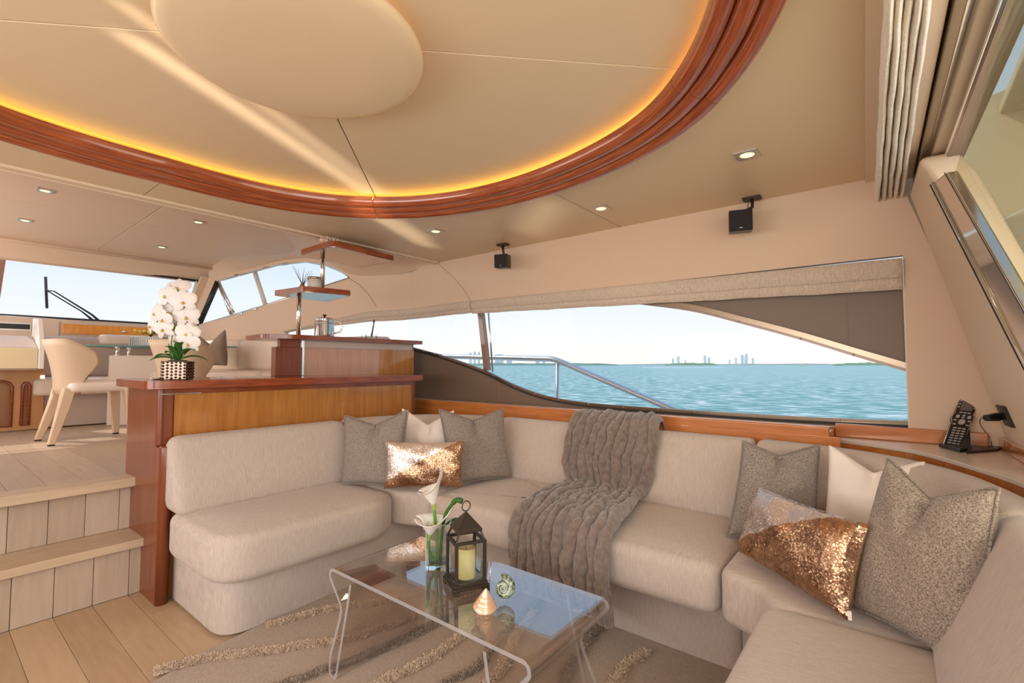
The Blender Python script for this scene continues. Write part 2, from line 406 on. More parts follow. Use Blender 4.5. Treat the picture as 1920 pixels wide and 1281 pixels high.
# ================================================================ STRUCTURE
# ---- floors
def planks(parent, x0, x1, y0, y1, w, L, zt, mats, along='y', off=0.314, name='plank', gap=.0012, th=.012, clip=None):
    k0 = math.floor((x0-off)/w); x = off+k0*w; i = 0
    while x < x1-.001:
        a = max(x, x0); c = min(x+w, x1)
        s = y1 - random.random()*L*.9 - .1 if True else y1
        ys = [y1]
        while s > y0: ys.append(s); s -= L
        ys.append(y0)
        for p, q in zip(ys, ys[1:]):
            if p-q < .01 or c-a < .01: continue
            o = obj(name, b2(a+gap/2, c-gap/2, q+gap/2, p-gap/2, zt-th, zt), random.choice(mats), parent, bevel=.0012, seg=1)
        x += w; i += 1
floor = struct(obj('floor', b2(-1.55, 3.0, -1.6, 3.32, -.06, -.012), mat('subfloor', (.12, .09, .06), .8)))
planks(floor, -1.4, 1.95, -1.2, 3.031, .1375, 1.5, 0, OAK)
ufl = struct(obj('floor', b2(-1.55, 2.9, 3.28, 7.3, .42, .538), MATS['subfloor']), None)
planks(ufl, -1.4, 2.3, 3.30, 7.2, .1375, 1.2, .55, OAKU)
st = empty('staircase', (-.3, 3.1, 0)); tag(st, 'pale oak steps with plank risers leading up past the bar cabinet', 'steps')
def SP(name, geo, m, **k):
    o = obj(name, geo, m, None, **k); o.parent = st; o.matrix_parent_inverse = Matrix.Translation((.3, -3.1, 0)); return o
SP('tread', b2(-1.4, .778, 2.992, 3.262, .235, .275), OAKX, bevel=.004)
SP('tread', b2(-1.4, .778, 3.17, 3.30, .505, .552), OAKX, bevel=.004)
xs = [-1.4+.1375*0]; x = .314-.1375*12
rx = [x+.1375*k for k in range(0, 17)]
for zb, zt, y in ((0.0, .235, 3.03), (.275, .505, 3.25)):
    for k, a in enumerate(rx):
        c = min(a+.1375, .778)
        if c-a > .02: SP('riser_plank', b2(a+.001, c-.001, y, y+.012, zb+.001, zt), random.choice(OAKV), bevel=.0012, seg=1)
SP('stair_core', [b2(-1.4, .77, 3.042, 3.26, -.012, .233), b2(-1.4, .77, 3.263, 3.30, 0, .50)], MATS['subfloor'])

# ---- main ceiling: soffit plate with an oval hole, raised panels inside
CX, CY = .70, 1.38
meas = [(1.317, .182), (1.503, .314), (1.785, .559), (1.949, .967), (2.027, 1.47), (1.95, 1.991), (1.747, 2.375), (1.343, 2.676), (.829, 2.733)]
half = sorted([(math.atan2(y-CY, x-CX), math.hypot(x-CX, y-CY)) for x, y in meas] + [(-PI/2, 1.325)])
A_ = [a for a, r in half]; R_ = [r for a, r in half]
def rad(t):
    x, y = abs(math.cos(t)), math.sin(t); a = math.atan2(y, x)
    def f(a): return float(np.interp(a, A_+[PI/2], R_+[1.36]))
    return sum(f(max(-PI/2, min(PI/2, a+d))) for d in (-.2, -.13, -.06, 0, .06, .13, .2))/7
def ringp(t, inset=0): r = rad(t)-inset; return (CX+r*math.cos(t), CY+r*math.sin(t))
NR = 160; hole = [ringp(2*PI*k/NR, .02) for k in range(NR)]
ceil_ = struct(obj('ceiling', hplate([(-1.6, -.06), (2.95, -.06), (2.95, 3.10), (-1.6, 3.10)], 2.05, 2.075, [hole]), CREAM2))
obj('recess_wall', plate([ringp(2*PI*k/NR, -.06) for k in range(NR)], [[ringp(2*PI*k/NR, .0) for k in range(NR)]], lambda x, y: (x, y, 2.06), lambda x, y: (x, y, 2.145)), CREAM2, ceil_)
obj('ceiling_back', b2(-1.6, 2.95, -.06, 3.1, 2.158, 2.17), CREAM2, ceil_)
for q in range(4):
    a0 = PI/4+q*PI/2
    T = [a0+.0+(PI/2)*k/24 for k in range(25)]
    g = .003
    pts = [ringp(t, -.01) for t in T]
    c_ = Vector((CX+math.cos(a0+PI/4)*g*1.5, CY+math.sin(a0+PI/4)*g*1.5))
    inner = [(CX+.2*math.cos(t), CY+.2*math.sin(t)) for t in T]
    sh = (math.cos(a0+PI/4)*g, math.sin(a0+PI/4)*g)
    poly = [(p[0]+sh[0], p[1]+sh[1]) for p in inner+pts[::-1]]
    obj('ceiling_panel', hplate(poly, 2.126, 2.157), CREAM2, ceil_, bevel=.004)
# central padded disc and its light gap
dp = [(0.001, 2.055), (.20, 2.0555), (.32, 2.058), (.345, 2.064), (.357, 2.075), (.357, 2.092), (.33, 2.10), (.25, 2.10), (.25, 2.128), (0.001, 2.128)]
dsc = obj('ceiling_disc', lathe(dp, (.695, 1.365, 0), 72, 1, 1.04), CREAM2, ceil_, smooth=True)
obj('light_strip', tube([(.695+.30*math.cos(t), 1.365+.31*math.sin(t), 2.112) for t in [2*PI*k/60 for k in range(60)]], .004, 6, True), mat('amber_led_dim', (1, .6, .1), .5, emit=(1, .55, .06), estr=3.5), ceil_)
# seams in the outer soffit, thin recessed-looking lines
SEAM = mat('seam_shadow', (.30, .22, .15), .8)
obj('ceiling_seam', [b2(2.04, 2.87, 1.372, 1.3745, 2.0488, 2.0505), b2(.740, .7425, 2.745, 3.10, 2.0488, 2.0505)], SEAM, ceil_)
# forward edge of the soffit
vl = obj('soffit_edge', [b2(-1.6, 2.86, 3.10, 3.155, 2.038, 2.075), b2(-1.6, 2.86, 3.155, 3.17, 2.035, 2.32)], CREAM, ceil_, bevel=.006)
# ---- varnished ring around the recess, in four segments
ring = empty('ceiling_ring', (CX, CY, 2.04)); tag(ring, 'glossy red cherry oval moulding with three ribs around the ceiling recess', 'moulding')
prof = []
wd = .170
for rib in range(3):
    o0 = rib*wd/3
    for k in range(9):
        a = PI*k/8; f_ = o0+wd/6-wd/6*math.cos(a)*.97; prof.append((f_, -.004+.040*f_/wd-.024*math.sin(a)**.8))
prof = [(0, .012)] + prof + [(wd, .040), (wd, .055), (wd-.02, .055), (.02, .030)]
for q in range(4):
    a0 = PI/4+q*PI/2; V = []; Fc = []; m_ = len(prof); n = 60
    for k in range(n+1):
        t = a0+.0012+(PI/2-.0024)*k/n; r = rad(t)
        for ins, z in prof: V.append(((r-ins)*math.cos(t), (r-ins)*math.sin(t), z))
    for k in range(n):
        for j in range(m_): Fc.append((k*m_+j, k*m_+(j+1) % m_, (k+1)*m_+(j+1) % m_, (k+1)*m_+j))
    Fc.append(tuple(range(m_))); Fc.append(tuple(n*m_+j for j in range(m_))[::-1])
    o = obj('ring_segment', (V, Fc), CHERRYR, ring); 
    uvl = o.data.uv_layers.new(name='grain'); rr_ = {}
    for lp in o.data.loops:
        c_ = o.data.vertices[lp.vertex_index].co; t_ = math.atan2(c_.y, c_.x) % (2*PI); uvl.data[lp.index].uv = (t_*1.3, rad(t_)-math.hypot(c_.x, c_.y)+c_.z*.8)
    o.data.shade_smooth(); w = o.modifiers.new('e', 'EDGE_SPLIT'); w.split_angle = 1.0
o = obj('light_strip', tube([Vector((*ringp(2*PI*k/160, .115), 2.105))-Vector((CX, CY, 2.04)) for k in range(160)], .006, 6, True), GLOW, ring)

# ---- forward (dinette) ceiling
def fc(x, y): return 2.30-(y-3.2)*.016
fwc = struct(obj('ceiling', prism([(-1.6, 3.17), (2.87, 3.17), (2.87, 3.5), (2.07, 6.06), (-1.0, 6.06)], lambda x, y: (x, y, fc(x, y)+.012), lambda x, y: (x, y, fc(x, y)+.05)), SEAM))
for xa, xb in ((-1.6, 1.094), (1.098, 2.95)):
    for ya, yb in ((3.172, 4.70), (4.704, 6.05)):
        p = [(xa, ya), (min(xb, 2.87, 3.962-KS*ya), ya), (min(xb, 3.962-KS*yb), yb), (xa, yb)]
        obj('ceiling_panel', prism(p, lambda x, y: (x, y, fc(x, y)), lambda x, y: (x, y, fc(x, y)+.012)), PINK, fwc, bevel=.003)
# header over the windshield
hd = struct(obj('wall_front', [prism([(5.98, 2.235), (6.06, 2.20), (6.14, 2.10), (6.20, 2.085), (6.20, 2.4), (5.98, 2.4)], lambda y, z: (-1.2, y, z), lambda y, z: (2.15, y, z))], PINK, bevel=.004))
obj('header_roll', tube([(-1.2, 5.99, 2.235), (2.10, 5.99, 2.235)], .018, 12), PINK, hd, smooth=True)

# ---- starboard side wall (wall_right)
wr = struct(obj('wall_right', xplate([(-.06, 0), (3.5, 0), (3.5, .845), (-.045, .845), (-.045, 1.66), (3.5, 1.66), (3.5, 2.40), (-.06, 2.40)], 2.87, 2.91), PINK))
obj('wall_seam', [tube([(2.869, 3.128, 2.05), (2.869, 3.05, 1.99), (2.869, 2.93, 1.90), (2.869, 2.80, 1.78), (2.869, 2.71, 1.66)], .0016, 5)], SEAM, wr)
def sx(y): return SIDE[1]-KS*y
def sp_(y, z): return (sx(y), y, z)
def sp2(y, z): return (sx(y)+.04, y, z)
fwin = [(6.20, 1.600), (5.698, 1.689), (5.25, 1.774), (4.163, 2.002), (4.30, 2.09), (4.45, 2.152), (4.702, 2.211), (5.062, 2.206), (5.41, 2.158), (5.927, 2.088)]
lowwin = [(3.503, 1.00), (4.9, 1.0), (4.94, 1.485), (3.94, 1.63), (3.503, 1.655)]
wf = struct(obj('wall_right', plate([(3.5, .55), (6.9, .55), (6.9, 1.35), (6.35, 1.55), (6.05, 2.12), (6.0, 2.60), (3.5, 2.60), (3.5, 1.655), (3.94, 1.63), (4.94, 1.485), (4.9, 1.0), (3.5, 1.0)], [fwin], sp_, sp2), PINK))
# cream pillar board between windshield and side window
obj('pillar', [prism([(0, 0), (.13, 0), (.13, .05), (0, .05)], lambda a, b_: Vector((2.13-a, 6.03+b_, 2.14)), lambda a, b_: Vector((2.02-a*.9, 6.36+b_, 1.54)))], PINK, wf, bevel=.01)
obj('wall_seam', tube([(sx(y)-.002, y, z) for y, z in ((4.175, 2.003), (4.05, 1.93), (3.948, 1.838), (3.851, 1.704))], .002, 5), SEAM, wf)
# curved cove joining the forward wall to its ceiling
cA = cat_rom([Vector(p) for p in ((2.09, 6.02, 2.257), (1.985, 5.25, 2.268), (1.93, 4.63, 2.278), (1.97, 4.07, 2.287), (2.20, 3.60, 2.28), (2.50, 3.36, 2.25), (2.82, 3.172, 2.17))], 8)
cB = cat_rom([Vector((sx(y)-.002, y, z)) for y, z in ((6.0, 2.14), (5.40, 2.190), (5.06, 2.238), (4.70, 2.243), (4.43, 2.180), (4.12, 2.03), (3.75, 2.00))]+[Vector((2.868, 3.40, 2.02)), Vector((2.868, 3.172, 2.075))], 7)
cA = resample(cA, 50); cB = resample(cB, 50); V = []; Fc = []; m_ = 9
for p, q in zip(cA, cB):
    L_ = (q-p).length
    for k in range(m_): t = k/(m_-1); v_ = p.lerp(q, t); v_ += Vector((.4, .0, .9)).normalized()*(.22*L_*t*(1-t)); V.append(v_)
Fc = [(i*m_+j, i*m_+j+1, (i+1)*m_+j+1, (i+1)*m_+j) for i in range(49) for j in range(m_-1)]
obj('cove', (V, Fc), PINK, wf, smooth=True)
# window of the forward side wall: frame, two mullions, pane
w2 = empty('window_2', (sx(5.2), 5.2, 1.9)); struct(w2)
def WP(root, name, geo, m, **k):
    o = obj(name, geo, m, None, **k); o.parent = root; o.matrix_parent_inverse = Matrix.Translation(-Vector(root.location)); return o
inn = lambda y, z, d=0: Vector((sx(y)+d, y, z))
WP(w2, 'frame', tube([inn(*p, .01) for p in fwin], .012, 8, True), STEELB, smooth=True)
WP(w2, 'seal', tube([inn(*p, .02) for p in (fwin[0], fwin[-1])], .03, 8), BLACK, smooth=True)
WP(w2, 'mullion', tube([inn(5.927, 2.085, .02), inn(5.70, 1.69, .02)], .022, 8), STEEL, smooth=True)
WP(w2, 'mullion', tube([inn(5.41, 2.158, .03), inn(5.24, 1.77, .03)], .024, 8), mat('pale_frame', (.72, .60, .52), .4), smooth=True)
WP(w2, 'hinge', [tube([inn(5.86, 2.08, -.02), inn(5.62, 1.72, -.02)], .012, 8)], STEEL, smooth=True)
for yy, zz in ((5.55, 1.705), (5.35, 1.745), (5.60, 2.13), (5.2, 2.18), (4.95, 2.20)): WP(w2, 'catch', box(sx(yy)-.01, yy, zz, .02, .07, .025, rz=.3), STEEL, bevel=.004)
WP(w2, 'pane', plate(fwin, [], lambda y, z: (sx(y)+.024, y, z), lambda y, z: (sx(y)+.028, y, z)), PANE)
# ---- the large side window (window_1)
w1 = empty('window_1', (2.9, 1.6, 1.2)); struct(w1)
low = [(3.60, 1.338), (3.489, 1.310), (3.25, 1.262), (3.062, 1.224), (2.625, 1.111), (2.294, .995), (1.997, .923), (1.646, .889), (1.264, .882), (.934, .879), (.392, .879), (-.044, .888)]
lowc = [tuple(p) for p in cat_rom([Vector((a, b_)) for a, b_ in low], 6)]
upp = [(1.55, 1.60), (1.35, 1.565), (1.201, 1.538), (.922, 1.478), (.634, 1.383), (.381, 1.294), (.157, 1.207), (-.044, 1.131)]
uppc = [tuple(p) for p in cat_rom([Vector((a, b_)) for a, b_ in upp], 6)]
WP(w1, 'lower_panel', xplate(lowc+[(-.044, .80), (3.60, .80)], 2.915, 2.93), BROWN)
WP(w1, 'upper_panel', xplate(uppc+[(-.044, 1.65), (1.55, 1.65)], 2.915, 2.93), BROWN)
WP(w1, 'pane', xplate([(-.044, .80), (3.6, .80), (3.6, 1.66), (-.044, 1.66)], 2.936, 2.942), PANE)
def ribbon(curve, w, x0, x1, up=1):
    V = []; Fc = []; n = len(curve)
    for i, p in enumerate(curve):
        a = Vector(curve[max(0, i-1)]); c = Vector(curve[min(n-1, i+1)]); t = (c-a).normalized(); nn = Vector((-t.y, t.x))
        if nn.y < 0: nn = -nn
        for q in ((x0, 0), (x1, 0), (x1, w), (x0, w)): V.append((q[0], p[0]+nn.x*q[1]*up, p[1]+nn.y*q[1]*up))
    for i in range(n-1):
        for j in range(4): Fc.append((i*4+j, i*4+(j+1) % 4, i*4+4+(j+1) % 4, i*4+4+j))
    Fc.append((0, 1, 2, 3)); Fc.append(tuple(4*(n-1)+j for j in (3, 2, 1, 0)))
    return V, Fc
WP(w1, 'frame', ribbon(lowc, .018, 2.905, 2.917, -1), mat('tinted_steel', (.26, .195, .14), .22, 1))
WP(w1, 'frame', ribbon(uppc, .026, 2.890, 2.917, 1), mat('tinted_steel', (.26, .195, .14), .22, 1))
WP(w1, 'frame', ribbon(uppc, .014, 2.902, 2.922, -1), mat('pinkish_frame', (.24, .17, .135), .3, .5))
WP(w1, 'seal', ribbon([(a, b_-.020) for a, b_ in lowc], .010, 2.903, 2.917, -1), DARK)
WP(w1, 'frame_edge', b2(2.872, 2.912, -.048, -.040, .845, 1.5), mat('pale_frame', (.72, .60, .52), .4))
for k in range(16):
    i = int((len(lowc)-1)*(k+.6)/16.4); p = lowc[i]; WP(w1, 'screw', lathe([(.0001, 0), (.005, 0), (.004, .003), (.0001, .004)], (0, 0, 0), 8), STEELB, smooth=True).matrix_basis = Matrix.Translation((2.905, p[0], p[1]-.008)) @ Matrix.Rotation(-PI/2, 4, 'Y')
for k in range(6):
    i = int((len(uppc)-1)*(k+.6)/6.4); p = uppc[i]; WP(w1, 'screw', lathe([(.0001, 0), (.005, 0), (.004, .003), (.0001, .004)], (0, 0, 0), 8), STEELB, smooth=True).matrix_basis = Matrix.Translation((2.902, p[0], p[1]-.008)) @ Matrix.Rotation(-PI/2, 4, 'Y')
# matrix_basis above replaces loc/rot; keep the parent inverse so world placement holds
WP(w1, 'panel_joint', [b2(2.912, 2.914, .178, .181, 1.22, 1.5), b2(2.912, 2.914, .178, .181, .80, .835), b2(2.912, 2.914, 2.45, 2.453, .86, 1.02)], SEAM)
# outer window post (wood-brown) beyond the glass
WP(w1, 'mullion', tube([at(899, 560, x=2.98), at(914, 695, x=2.98)], .031, 4), mat('brown_post', (.30, .15, .09), .35, coat=.5))
WP(w1, 'mullion_trim', tube([at(914, 560, x=2.985), at(924, 697, x=2.985)], .008, 6), STEEL, smooth=True)
# ---- windshield (window_3)
TL = at(8, 480, y=6.28); TR = at(374, 527, y=6.10); BR = at(352, 611, y=6.42); BL = at(0, 590, y=7.0)
TL2 = TL+(TL-TR)*1.2; BL2 = BL+(BL-BR)*1.2
w3 = empty('window_3', (BL+BR)/2); struct(w3)
nrm = (TR-TL).cross(BL-TL).normalized()
WP(w3, 'pane', ([TL2, TR, BR, BL2], [(0, 1, 2, 3)]), PANE, solid=.006)
WP(w3, 'frame', [tube([TL2, TR], .012, 8), tube([TR, BR], .018, 8), tube([BL2, BR], .010, 8)], DARK, smooth=True)
WP(w3, 'mullion', tube([TL+(TL-TR)*.01, BL+(BL-BR)*.03], .035, 4), mat('reddish_frame', (.40, .20, .15), .35), smooth=False)
WP(w3, 'trim', tube([TR+Vector((-.03, 0, 0)), BR+Vector((-.04, 0, 0))], .010, 6), STEEL)
# ---- port wall and aft bulkhead (behind the camera: just what bounces light)
wl = struct(obj('wall_left', xplate([(-.3, 0), (6.3, 0), (6.3, 2.4), (-.3, 2.4)], -1.62, -1.66, [[(.1, .85), (3.2, .85), (3.2, 1.6), (.1, 1.6)], [(3.6, 1.2), (5.9, 1.5), (5.6, 2.1), (3.9, 2.1)]]), PINK))
# ---- aft bulkhead: door head beams, slanted post, steel frame, glass door
PA = lambda x, z, d=0: Vector((x, aft_y(x, z)+d, z))
wb = struct(obj('wall_back', [prism([(2.95, 2.12), (3.1, 2.12), (3.1, 0), (2.95, 0)], lambda x, z: PA(x, z, .0), lambda x, z: PA(x, z, -.1))], PINK))
# pilaster filling the side wall aft of the window, down to the shelf
obj('side_pilaster', xplate([(-.050, 2.05), (-.050, .80), (-.44, .55), (-.42, .78), (-.06, 1.96)], 2.868, 2.91), PINK, wb)
q1 = onp(1690, 398, *AFT); q2 = onp(1905, 850, *AFT); q3 = onp(1757, 345, *AFT); q4 = onp(1920, 700, *AFT); q5 = onp(1700, 330, *AFT)
q2b = q2+(q2-q1)*.6; q4b = q3+(q4-q3)*2.0
def thick(P4, d): # prism from 4 points pushed along -y
    n_ = len(P4); V = [Vector(p) for p in P4]+[Vector(p)+Vector((.0, d, 0)) for p in P4]
    Fc = [tuple(range(n_)), tuple(range(n_, 2*n_))[::-1]]+[(i, (i+1) % n_, n_+(i+1) % n_, n_+i) for i in range(n_)]
    return V, Fc
def PX(x): return x
lowz = .0
def aft_line(xa, za, xb, zb, z): t = (z-za)/(zb-za); return xa+(xb-xa)*t
# slanted post, outer edge follows the side wall, inner edge runs down and inboard
post = [PA(2.87, 1.97), PA(2.87, .0), PA(2.05, .0), PA(2.155, 1.0), PA(2.14, 1.50), PA(2.28, 1.80), PA(2.44, 1.97)]
obj('slanted_post', thick([p+Vector((0, .0, 0)) for p in (PA(2.86, 1.95), PA(2.86, .3), PA(2.10, .3), PA(2.145, 1.10), PA(2.18, 1.50), PA(2.29, 1.82), PA(2.40, 1.95))], -.12), CREAM, wb, bevel=.025, seg=3)
# door head: stepped aluminium track beams running athwartship
def beam(name, u0, v0, u1, v1, wpx, m, dz, parent, th=.03, bev=.004, zt=None):
    """beam between two pixel-derived ends on the aft plane, extended to port"""
    a = onp(u0, v0, *AFT); b_ = onp(u1, v1, *AFT)
    return a, b_
hb = empty('door_1', (1.0, -.16, 2.0)); struct(hb)
def long_(name, A, B, w, h, m, bev=.003, ext=1.6, **k):
    """a bar from A towards B (extended), w along -y, h in z"""
    A = Vector(A); B = Vector(B); B = A+(B-A)*ext; V = []
    for p in (A, B):
        for dy, dz in ((0, 0), (-w, 0), (-w, h), (0, h)): V.append(p+Vector((0, dy, dz)))
    return WP(hb, name, (V, [(0, 1, 2, 3), (4, 7, 6, 5), (0, 4, 5, 1), (1, 5, 6, 2), (2, 6, 7, 3), (3, 7, 4, 0)]), m, bevel=bev, **k)
def zp(u, v, z): return at(u, v, z=z)
long_('head_board', zp(1693, 338, 2.0), zp(1745, 0, 2.0), .035, .05, CREAM)
long_('track_gap_shade', zp(1703, 336, 2.03), zp(1765, 0, 2.03), .05, .02, DARK)  # solid dark bar standing in for the shade inside the open gap
long_('track_rail', zp(1712, 352, 1.98), zp(1793, 0, 1.98), .022, .06, ALU)
long_('track_tube', zp(1722, 340, 1.99), zp(1812, 0, 1.99), .016, .05, STEEL)
long_('head_rail', zp(1727, 357, 1.955), zp(1838, 0, 1.955), .035, .10, mat('beige_anodised', (.52, .41, .28), .4, .3))
long_('door_top_trim', zp(1752, 345, 1.93), zp(1874, 0, 1.93), .010, .05, STEEL)
long_('door_top_frame', zp(1760, 340, 1.92), zp(1886, 0, 1.92), .050, .05, mat('mirror_dark_steel', (.30, .24, .20), .12, 1))
# steel side frame of the sliding door following the slanted post
f0 = onp(1752, 345, *AFT); f1 = onp(1920, 672, *AFT); g0 = onp(1782, 322, *AFT); g1 = onp(1920, 560, *AFT)
f2 = f0+(f1-f0)*2.6; g2 = g0+(g1-g0)*2.9
WP(hb, 'steel_frame', thick([f0+Vector((0, .012, 0)), g0+Vector((0, .012, 0)), g2+Vector((0, .012, 0)), f2+Vector((0, .012, 0))], -.03), STEEL, bevel=.006, seg=3)
WP(hb, 'frame_seal', tube([f0+Vector((0, .012, 0)), f2+Vector((0, .012, 0))], .0022, 6), DARK)
WP(hb, 'frame_bead', tube([f0.lerp(g0, .22)+Vector((0, .014, 0)), f2.lerp(g2, .22)+Vector((0, .014, 0))], .004, 8), STEEL, smooth=True)
WP(hb, 'frame_seal', tube([g0+Vector((0, .014, 0)), g2+Vector((0, .014, 0))], .0016, 6), DARK)
gl = [g0, zp(1905, 0, 1.93)+(zp(1905, 0, 1.93)-zp(1790, 322, 1.93))*1.2, PA(-.9, 0), PA(1.6, 0), g2]
WP(hb, 'pane', thick([PA(p.x, p.z, -.012) for p in (g0, PA(.45, 1.90), PA(.45, .9), g2)], -.008), pane_mat('door_glass', (.90, .88, .78), .12))
# cockpit side seen through the door glass
cw = empty('cockpit_wing', (3.0, -1.6, 0)); tag(cw, 'beige moulded cockpit side panel outside behind the glass door', 'panel')
GEL = mat('beige_gelcoat', (.62, .52, .36), .45)
GEL2 = mat('beige_gelcoat_dark', (.42, .36, .25), .45)
def CP(root, name, geo, m, **k):
    o = obj(name, geo, m, None, **k); o.parent = root; o.matrix_parent_inverse = Matrix.Translation(-Vector(root.location)) if tuple(root.rotation_euler) == (0, 0, 0) else (Matrix.Translation(root.location) @ root.rotation_euler.to_matrix().to_4x4()).inverted(); return o
CP(cw, 'wing_panel', prism([(-.30, -.3), (-3.4, -.3), (-3.4, 3.2), (-.30, 2.4)], lambda y, z: (3.15, y, z), lambda y, z: (3.25, y, z)), GEL)
CP(cw, 'overhang', b2(1.1, 3.25, -3.4, -.42, 2.32, 2.38), GEL, bevel=.02)
CP(cw, 'rib', prism([(-.5, 2.35), (-.75, 2.35), (-2.0, .6), (-1.75, .6)], lambda y, z: (3.02, y, z), lambda y, z: (3.15, y, z)), GEL2, bevel=.02)

# ---- roman blinds along the side window
def blind(name, y0, y1, zt0, zt1, zb0, zb1, xf, label, wr_=.004, seed=0):
    r_ = empty(name, (xf((y0+y1)/2), (y0+y1)/2, 1.58)); tag(r_, label, 'window blind')
    for nm, f0, f1, dx in (('fold', 0.0, .63, .022), ('fold', .52, 1.0, .008)):
        V = []; Fc = []; n = 90; m_ = 14
        for i in range(n+1):
            s = i/n; y = y0+(y1-y0)*s; zt = float(np.interp(y, *zt0)) if isinstance(zt0, tuple) else zt0+(zt1-zt0)*s; zb = float(np.interp(y, *zb0)) if isinstance(zb0, tuple) else zb0+(zb1-zb0)*s
            wv = .0012*math.sin(s*31+seed)+.0008*math.sin(s*73+seed*2)
            for j in range(m_+1):
                f = j/m_; ff = f0+(f1-f0)*f; z = zt+(zb-zt)*ff + (wv if f > .8 else 0)
                out = dx+.012*math.sin(PI*min(1, f*1.05))+.0025*math.sin(s*210+7*math.sin(f*4+s*17))*f
                V.append((xf(y)-out, y, z))
            # turn the hem back to the window
            V.append((xf(y)-.002, y, V[-1][2]+.004)); V.append((xf(y)-.002, y, zt+(zb-zt)*f0))
        q = m_+3
        for i in range(n):
            for j in range(q): Fc.append((i*q+j, i*q+(j+1) % q, (i+1)*q+(j+1) % q, (i+1)*q+j))
        Fc.append(tuple(range(q))); Fc.append(tuple(n*q+j for j in range(q))[::-1])
        o = CP(r_, nm, (V, Fc), BLIND, smooth=True)
    return r_
blind('roman_blind', -.042, 2.70, 1.645, 1.672, 1.497, 1.568, lambda y: 2.87, 'long folded beige roman blind above the main side window', seed=1)
def xf2(y): return 2.87 if y < 3.4 else sx(y) if y > 3.6 else min(2.87, sx(y))
blind('roman_blind', 2.71, 4.93, ((2.71, 3.945, 4.94), (1.674, 1.657, 1.493)), 0, ((2.71, 3.943, 4.36, 4.94), (1.575, 1.559, 1.531, 1.482)), 0, xf2, 'short folded roman blind end passing behind the bar shelves', seed=4)
# blind head shadow line
# ---- roman blind stacked along the aft door head (folds hang side by side)
ab = empty('roman_blind', (1.0, .0, 2.03)); tag(ab, 'cream crinkled blind drawn up into thick hanging folds over the door', 'window blind')
A0 = at(1668, 345, z=2.0)
for k in range(5):
    u0 = 1645+k*11; u1 = 1668+k*17
    a = at(u0, 372, z=1.97); b_ = at(u1, 0, z=1.97); a.x = 2.74-.01*k
    a = at(u0, 372, z=1.97); dr = (b_-a); b3 = a+dr*2.0
    V = []; Fc = []; n = 120; m_ = 14
    for i in range(n+1):
        s = i/n; p = a.lerp(b3, s); hh = .050+.004*math.sin(s*14+k*2); wob = .0010*math.sin(s*37+k*1.7)+.0006*math.sin(s*91+k)
        e_ = min(1, (.15+math.sqrt(min(1, s/.02)))) if s < .02 else 1
        for j in range(m_):
            an = 2*PI*j/m_; c_ = math.cos(an); s_ = math.sin(an)
            rr_ = 1+.10*noise.noise(Vector((s*70, c_*1.5+k*5, s_*1.5)))
            V.append((p.x, p.y+wob+.0105*c_*rr_*e_, p.z+.01+hh*s_*e_*(1.0 if s_ < 0 else 1.4)))
    for i in range(n):
        for j in range(m_): Fc.append((i*m_+j, i*m_+(j+1) % m_, (i+1)*m_+(j+1) % m_, (i+1)*m_+j))
    Fc.append(tuple(range(m_))); Fc.append(tuple(n*m_+j for j in range(m_))[::-1])
    CP(ab, 'fold', (V, Fc), CURT, smooth=True)

# ---- wooden band and corner shelf
tr = struct(obj('trim_1', [b2(2.615, 2.90, .24, 3.35, .78, .842), b2(2.603, 2.632, .24, 3.35, .78, .868)], HONEYX, bevel=.008, seg=3))
obj('trim_lip', b2(2.599, 2.606, .20, 3.35, .70, .826), HONEYX, tr, bevel=.004)
sh = empty('corner_shelf', (2.5, -.1, .8)); tag(sh, 'cream topped corner shelf with curved cherry front behind the sofa corner', 'shelf')
edge = [tuple(p) for p in cat_rom([Vector(p) for p in ((2.84, .33), (2.761, .235), (2.685, .08), (2.578, -.062), (2.326, -.196), (2.079, -.289), (1.75, -.345))], 8)]
edge = edge
CP(sh, 'shelf_top', hplate(edge+[(1.75, -.41), (2.868, -.40), (2.868, .33)], .782, .798), mat('cream_laminate', (.68, .55, .43), .3, coat=.3), bevel=.002)
V = [(p[0]+0.002, p[1], .836) for p in edge]
def wallstrip(path, z0, z1, th):
    n = len(path); V = []; Fc = []
    for i, p in enumerate(path):
        a = Vector(path[max(0, i-1)]); c = Vector(path[min(n-1, i+1)]); t = (c-a).normalized(); nn = Vector((-t.y, t.x))
        for d, z in ((0, z0), (th, z0), (th, z1), (0, z1)): V.append((p[0]+nn.x*d, p[1]+nn.y*d, z))
    for i in range(n-1):
        for j in range(4): Fc.append((i*4+j, i*4+(j+1) % 4, i*4+4+(j+1) % 4, i*4+4+j))
    Fc += [(0, 1, 2, 3), tuple(4*(n-1)+j for j in (3, 2, 1, 0))]
    return V, Fc
CP(sh, 'shelf_front', wallstrip([(p[0], p[1]) for p in edge], .70, .7815, .014), HONEYX, smooth=False)
CP(sh, 'shelf_fiddle', [b2(2.842, 2.868, -.30, .24, .798, .862), prism([(2.86, -.36), (1.75, -.405), (1.75, -.38), (2.86, -.33)], lambda x, y: (x, y, .798), lambda x, y: (x, y, .850))], HONEYX, bevel=.006)

# ================================================================ SECTIONAL SOFA
so = empty('sectional_sofa', (1.9, 1.2, 0)); tag(so, 'long U-shaped built-in sofa in beige ribbed fabric on a fabric plinth', 'sofa')
def S(name, geo, m=SOFA, **k): return CP(so, name, geo, m, smooth=True, **k)
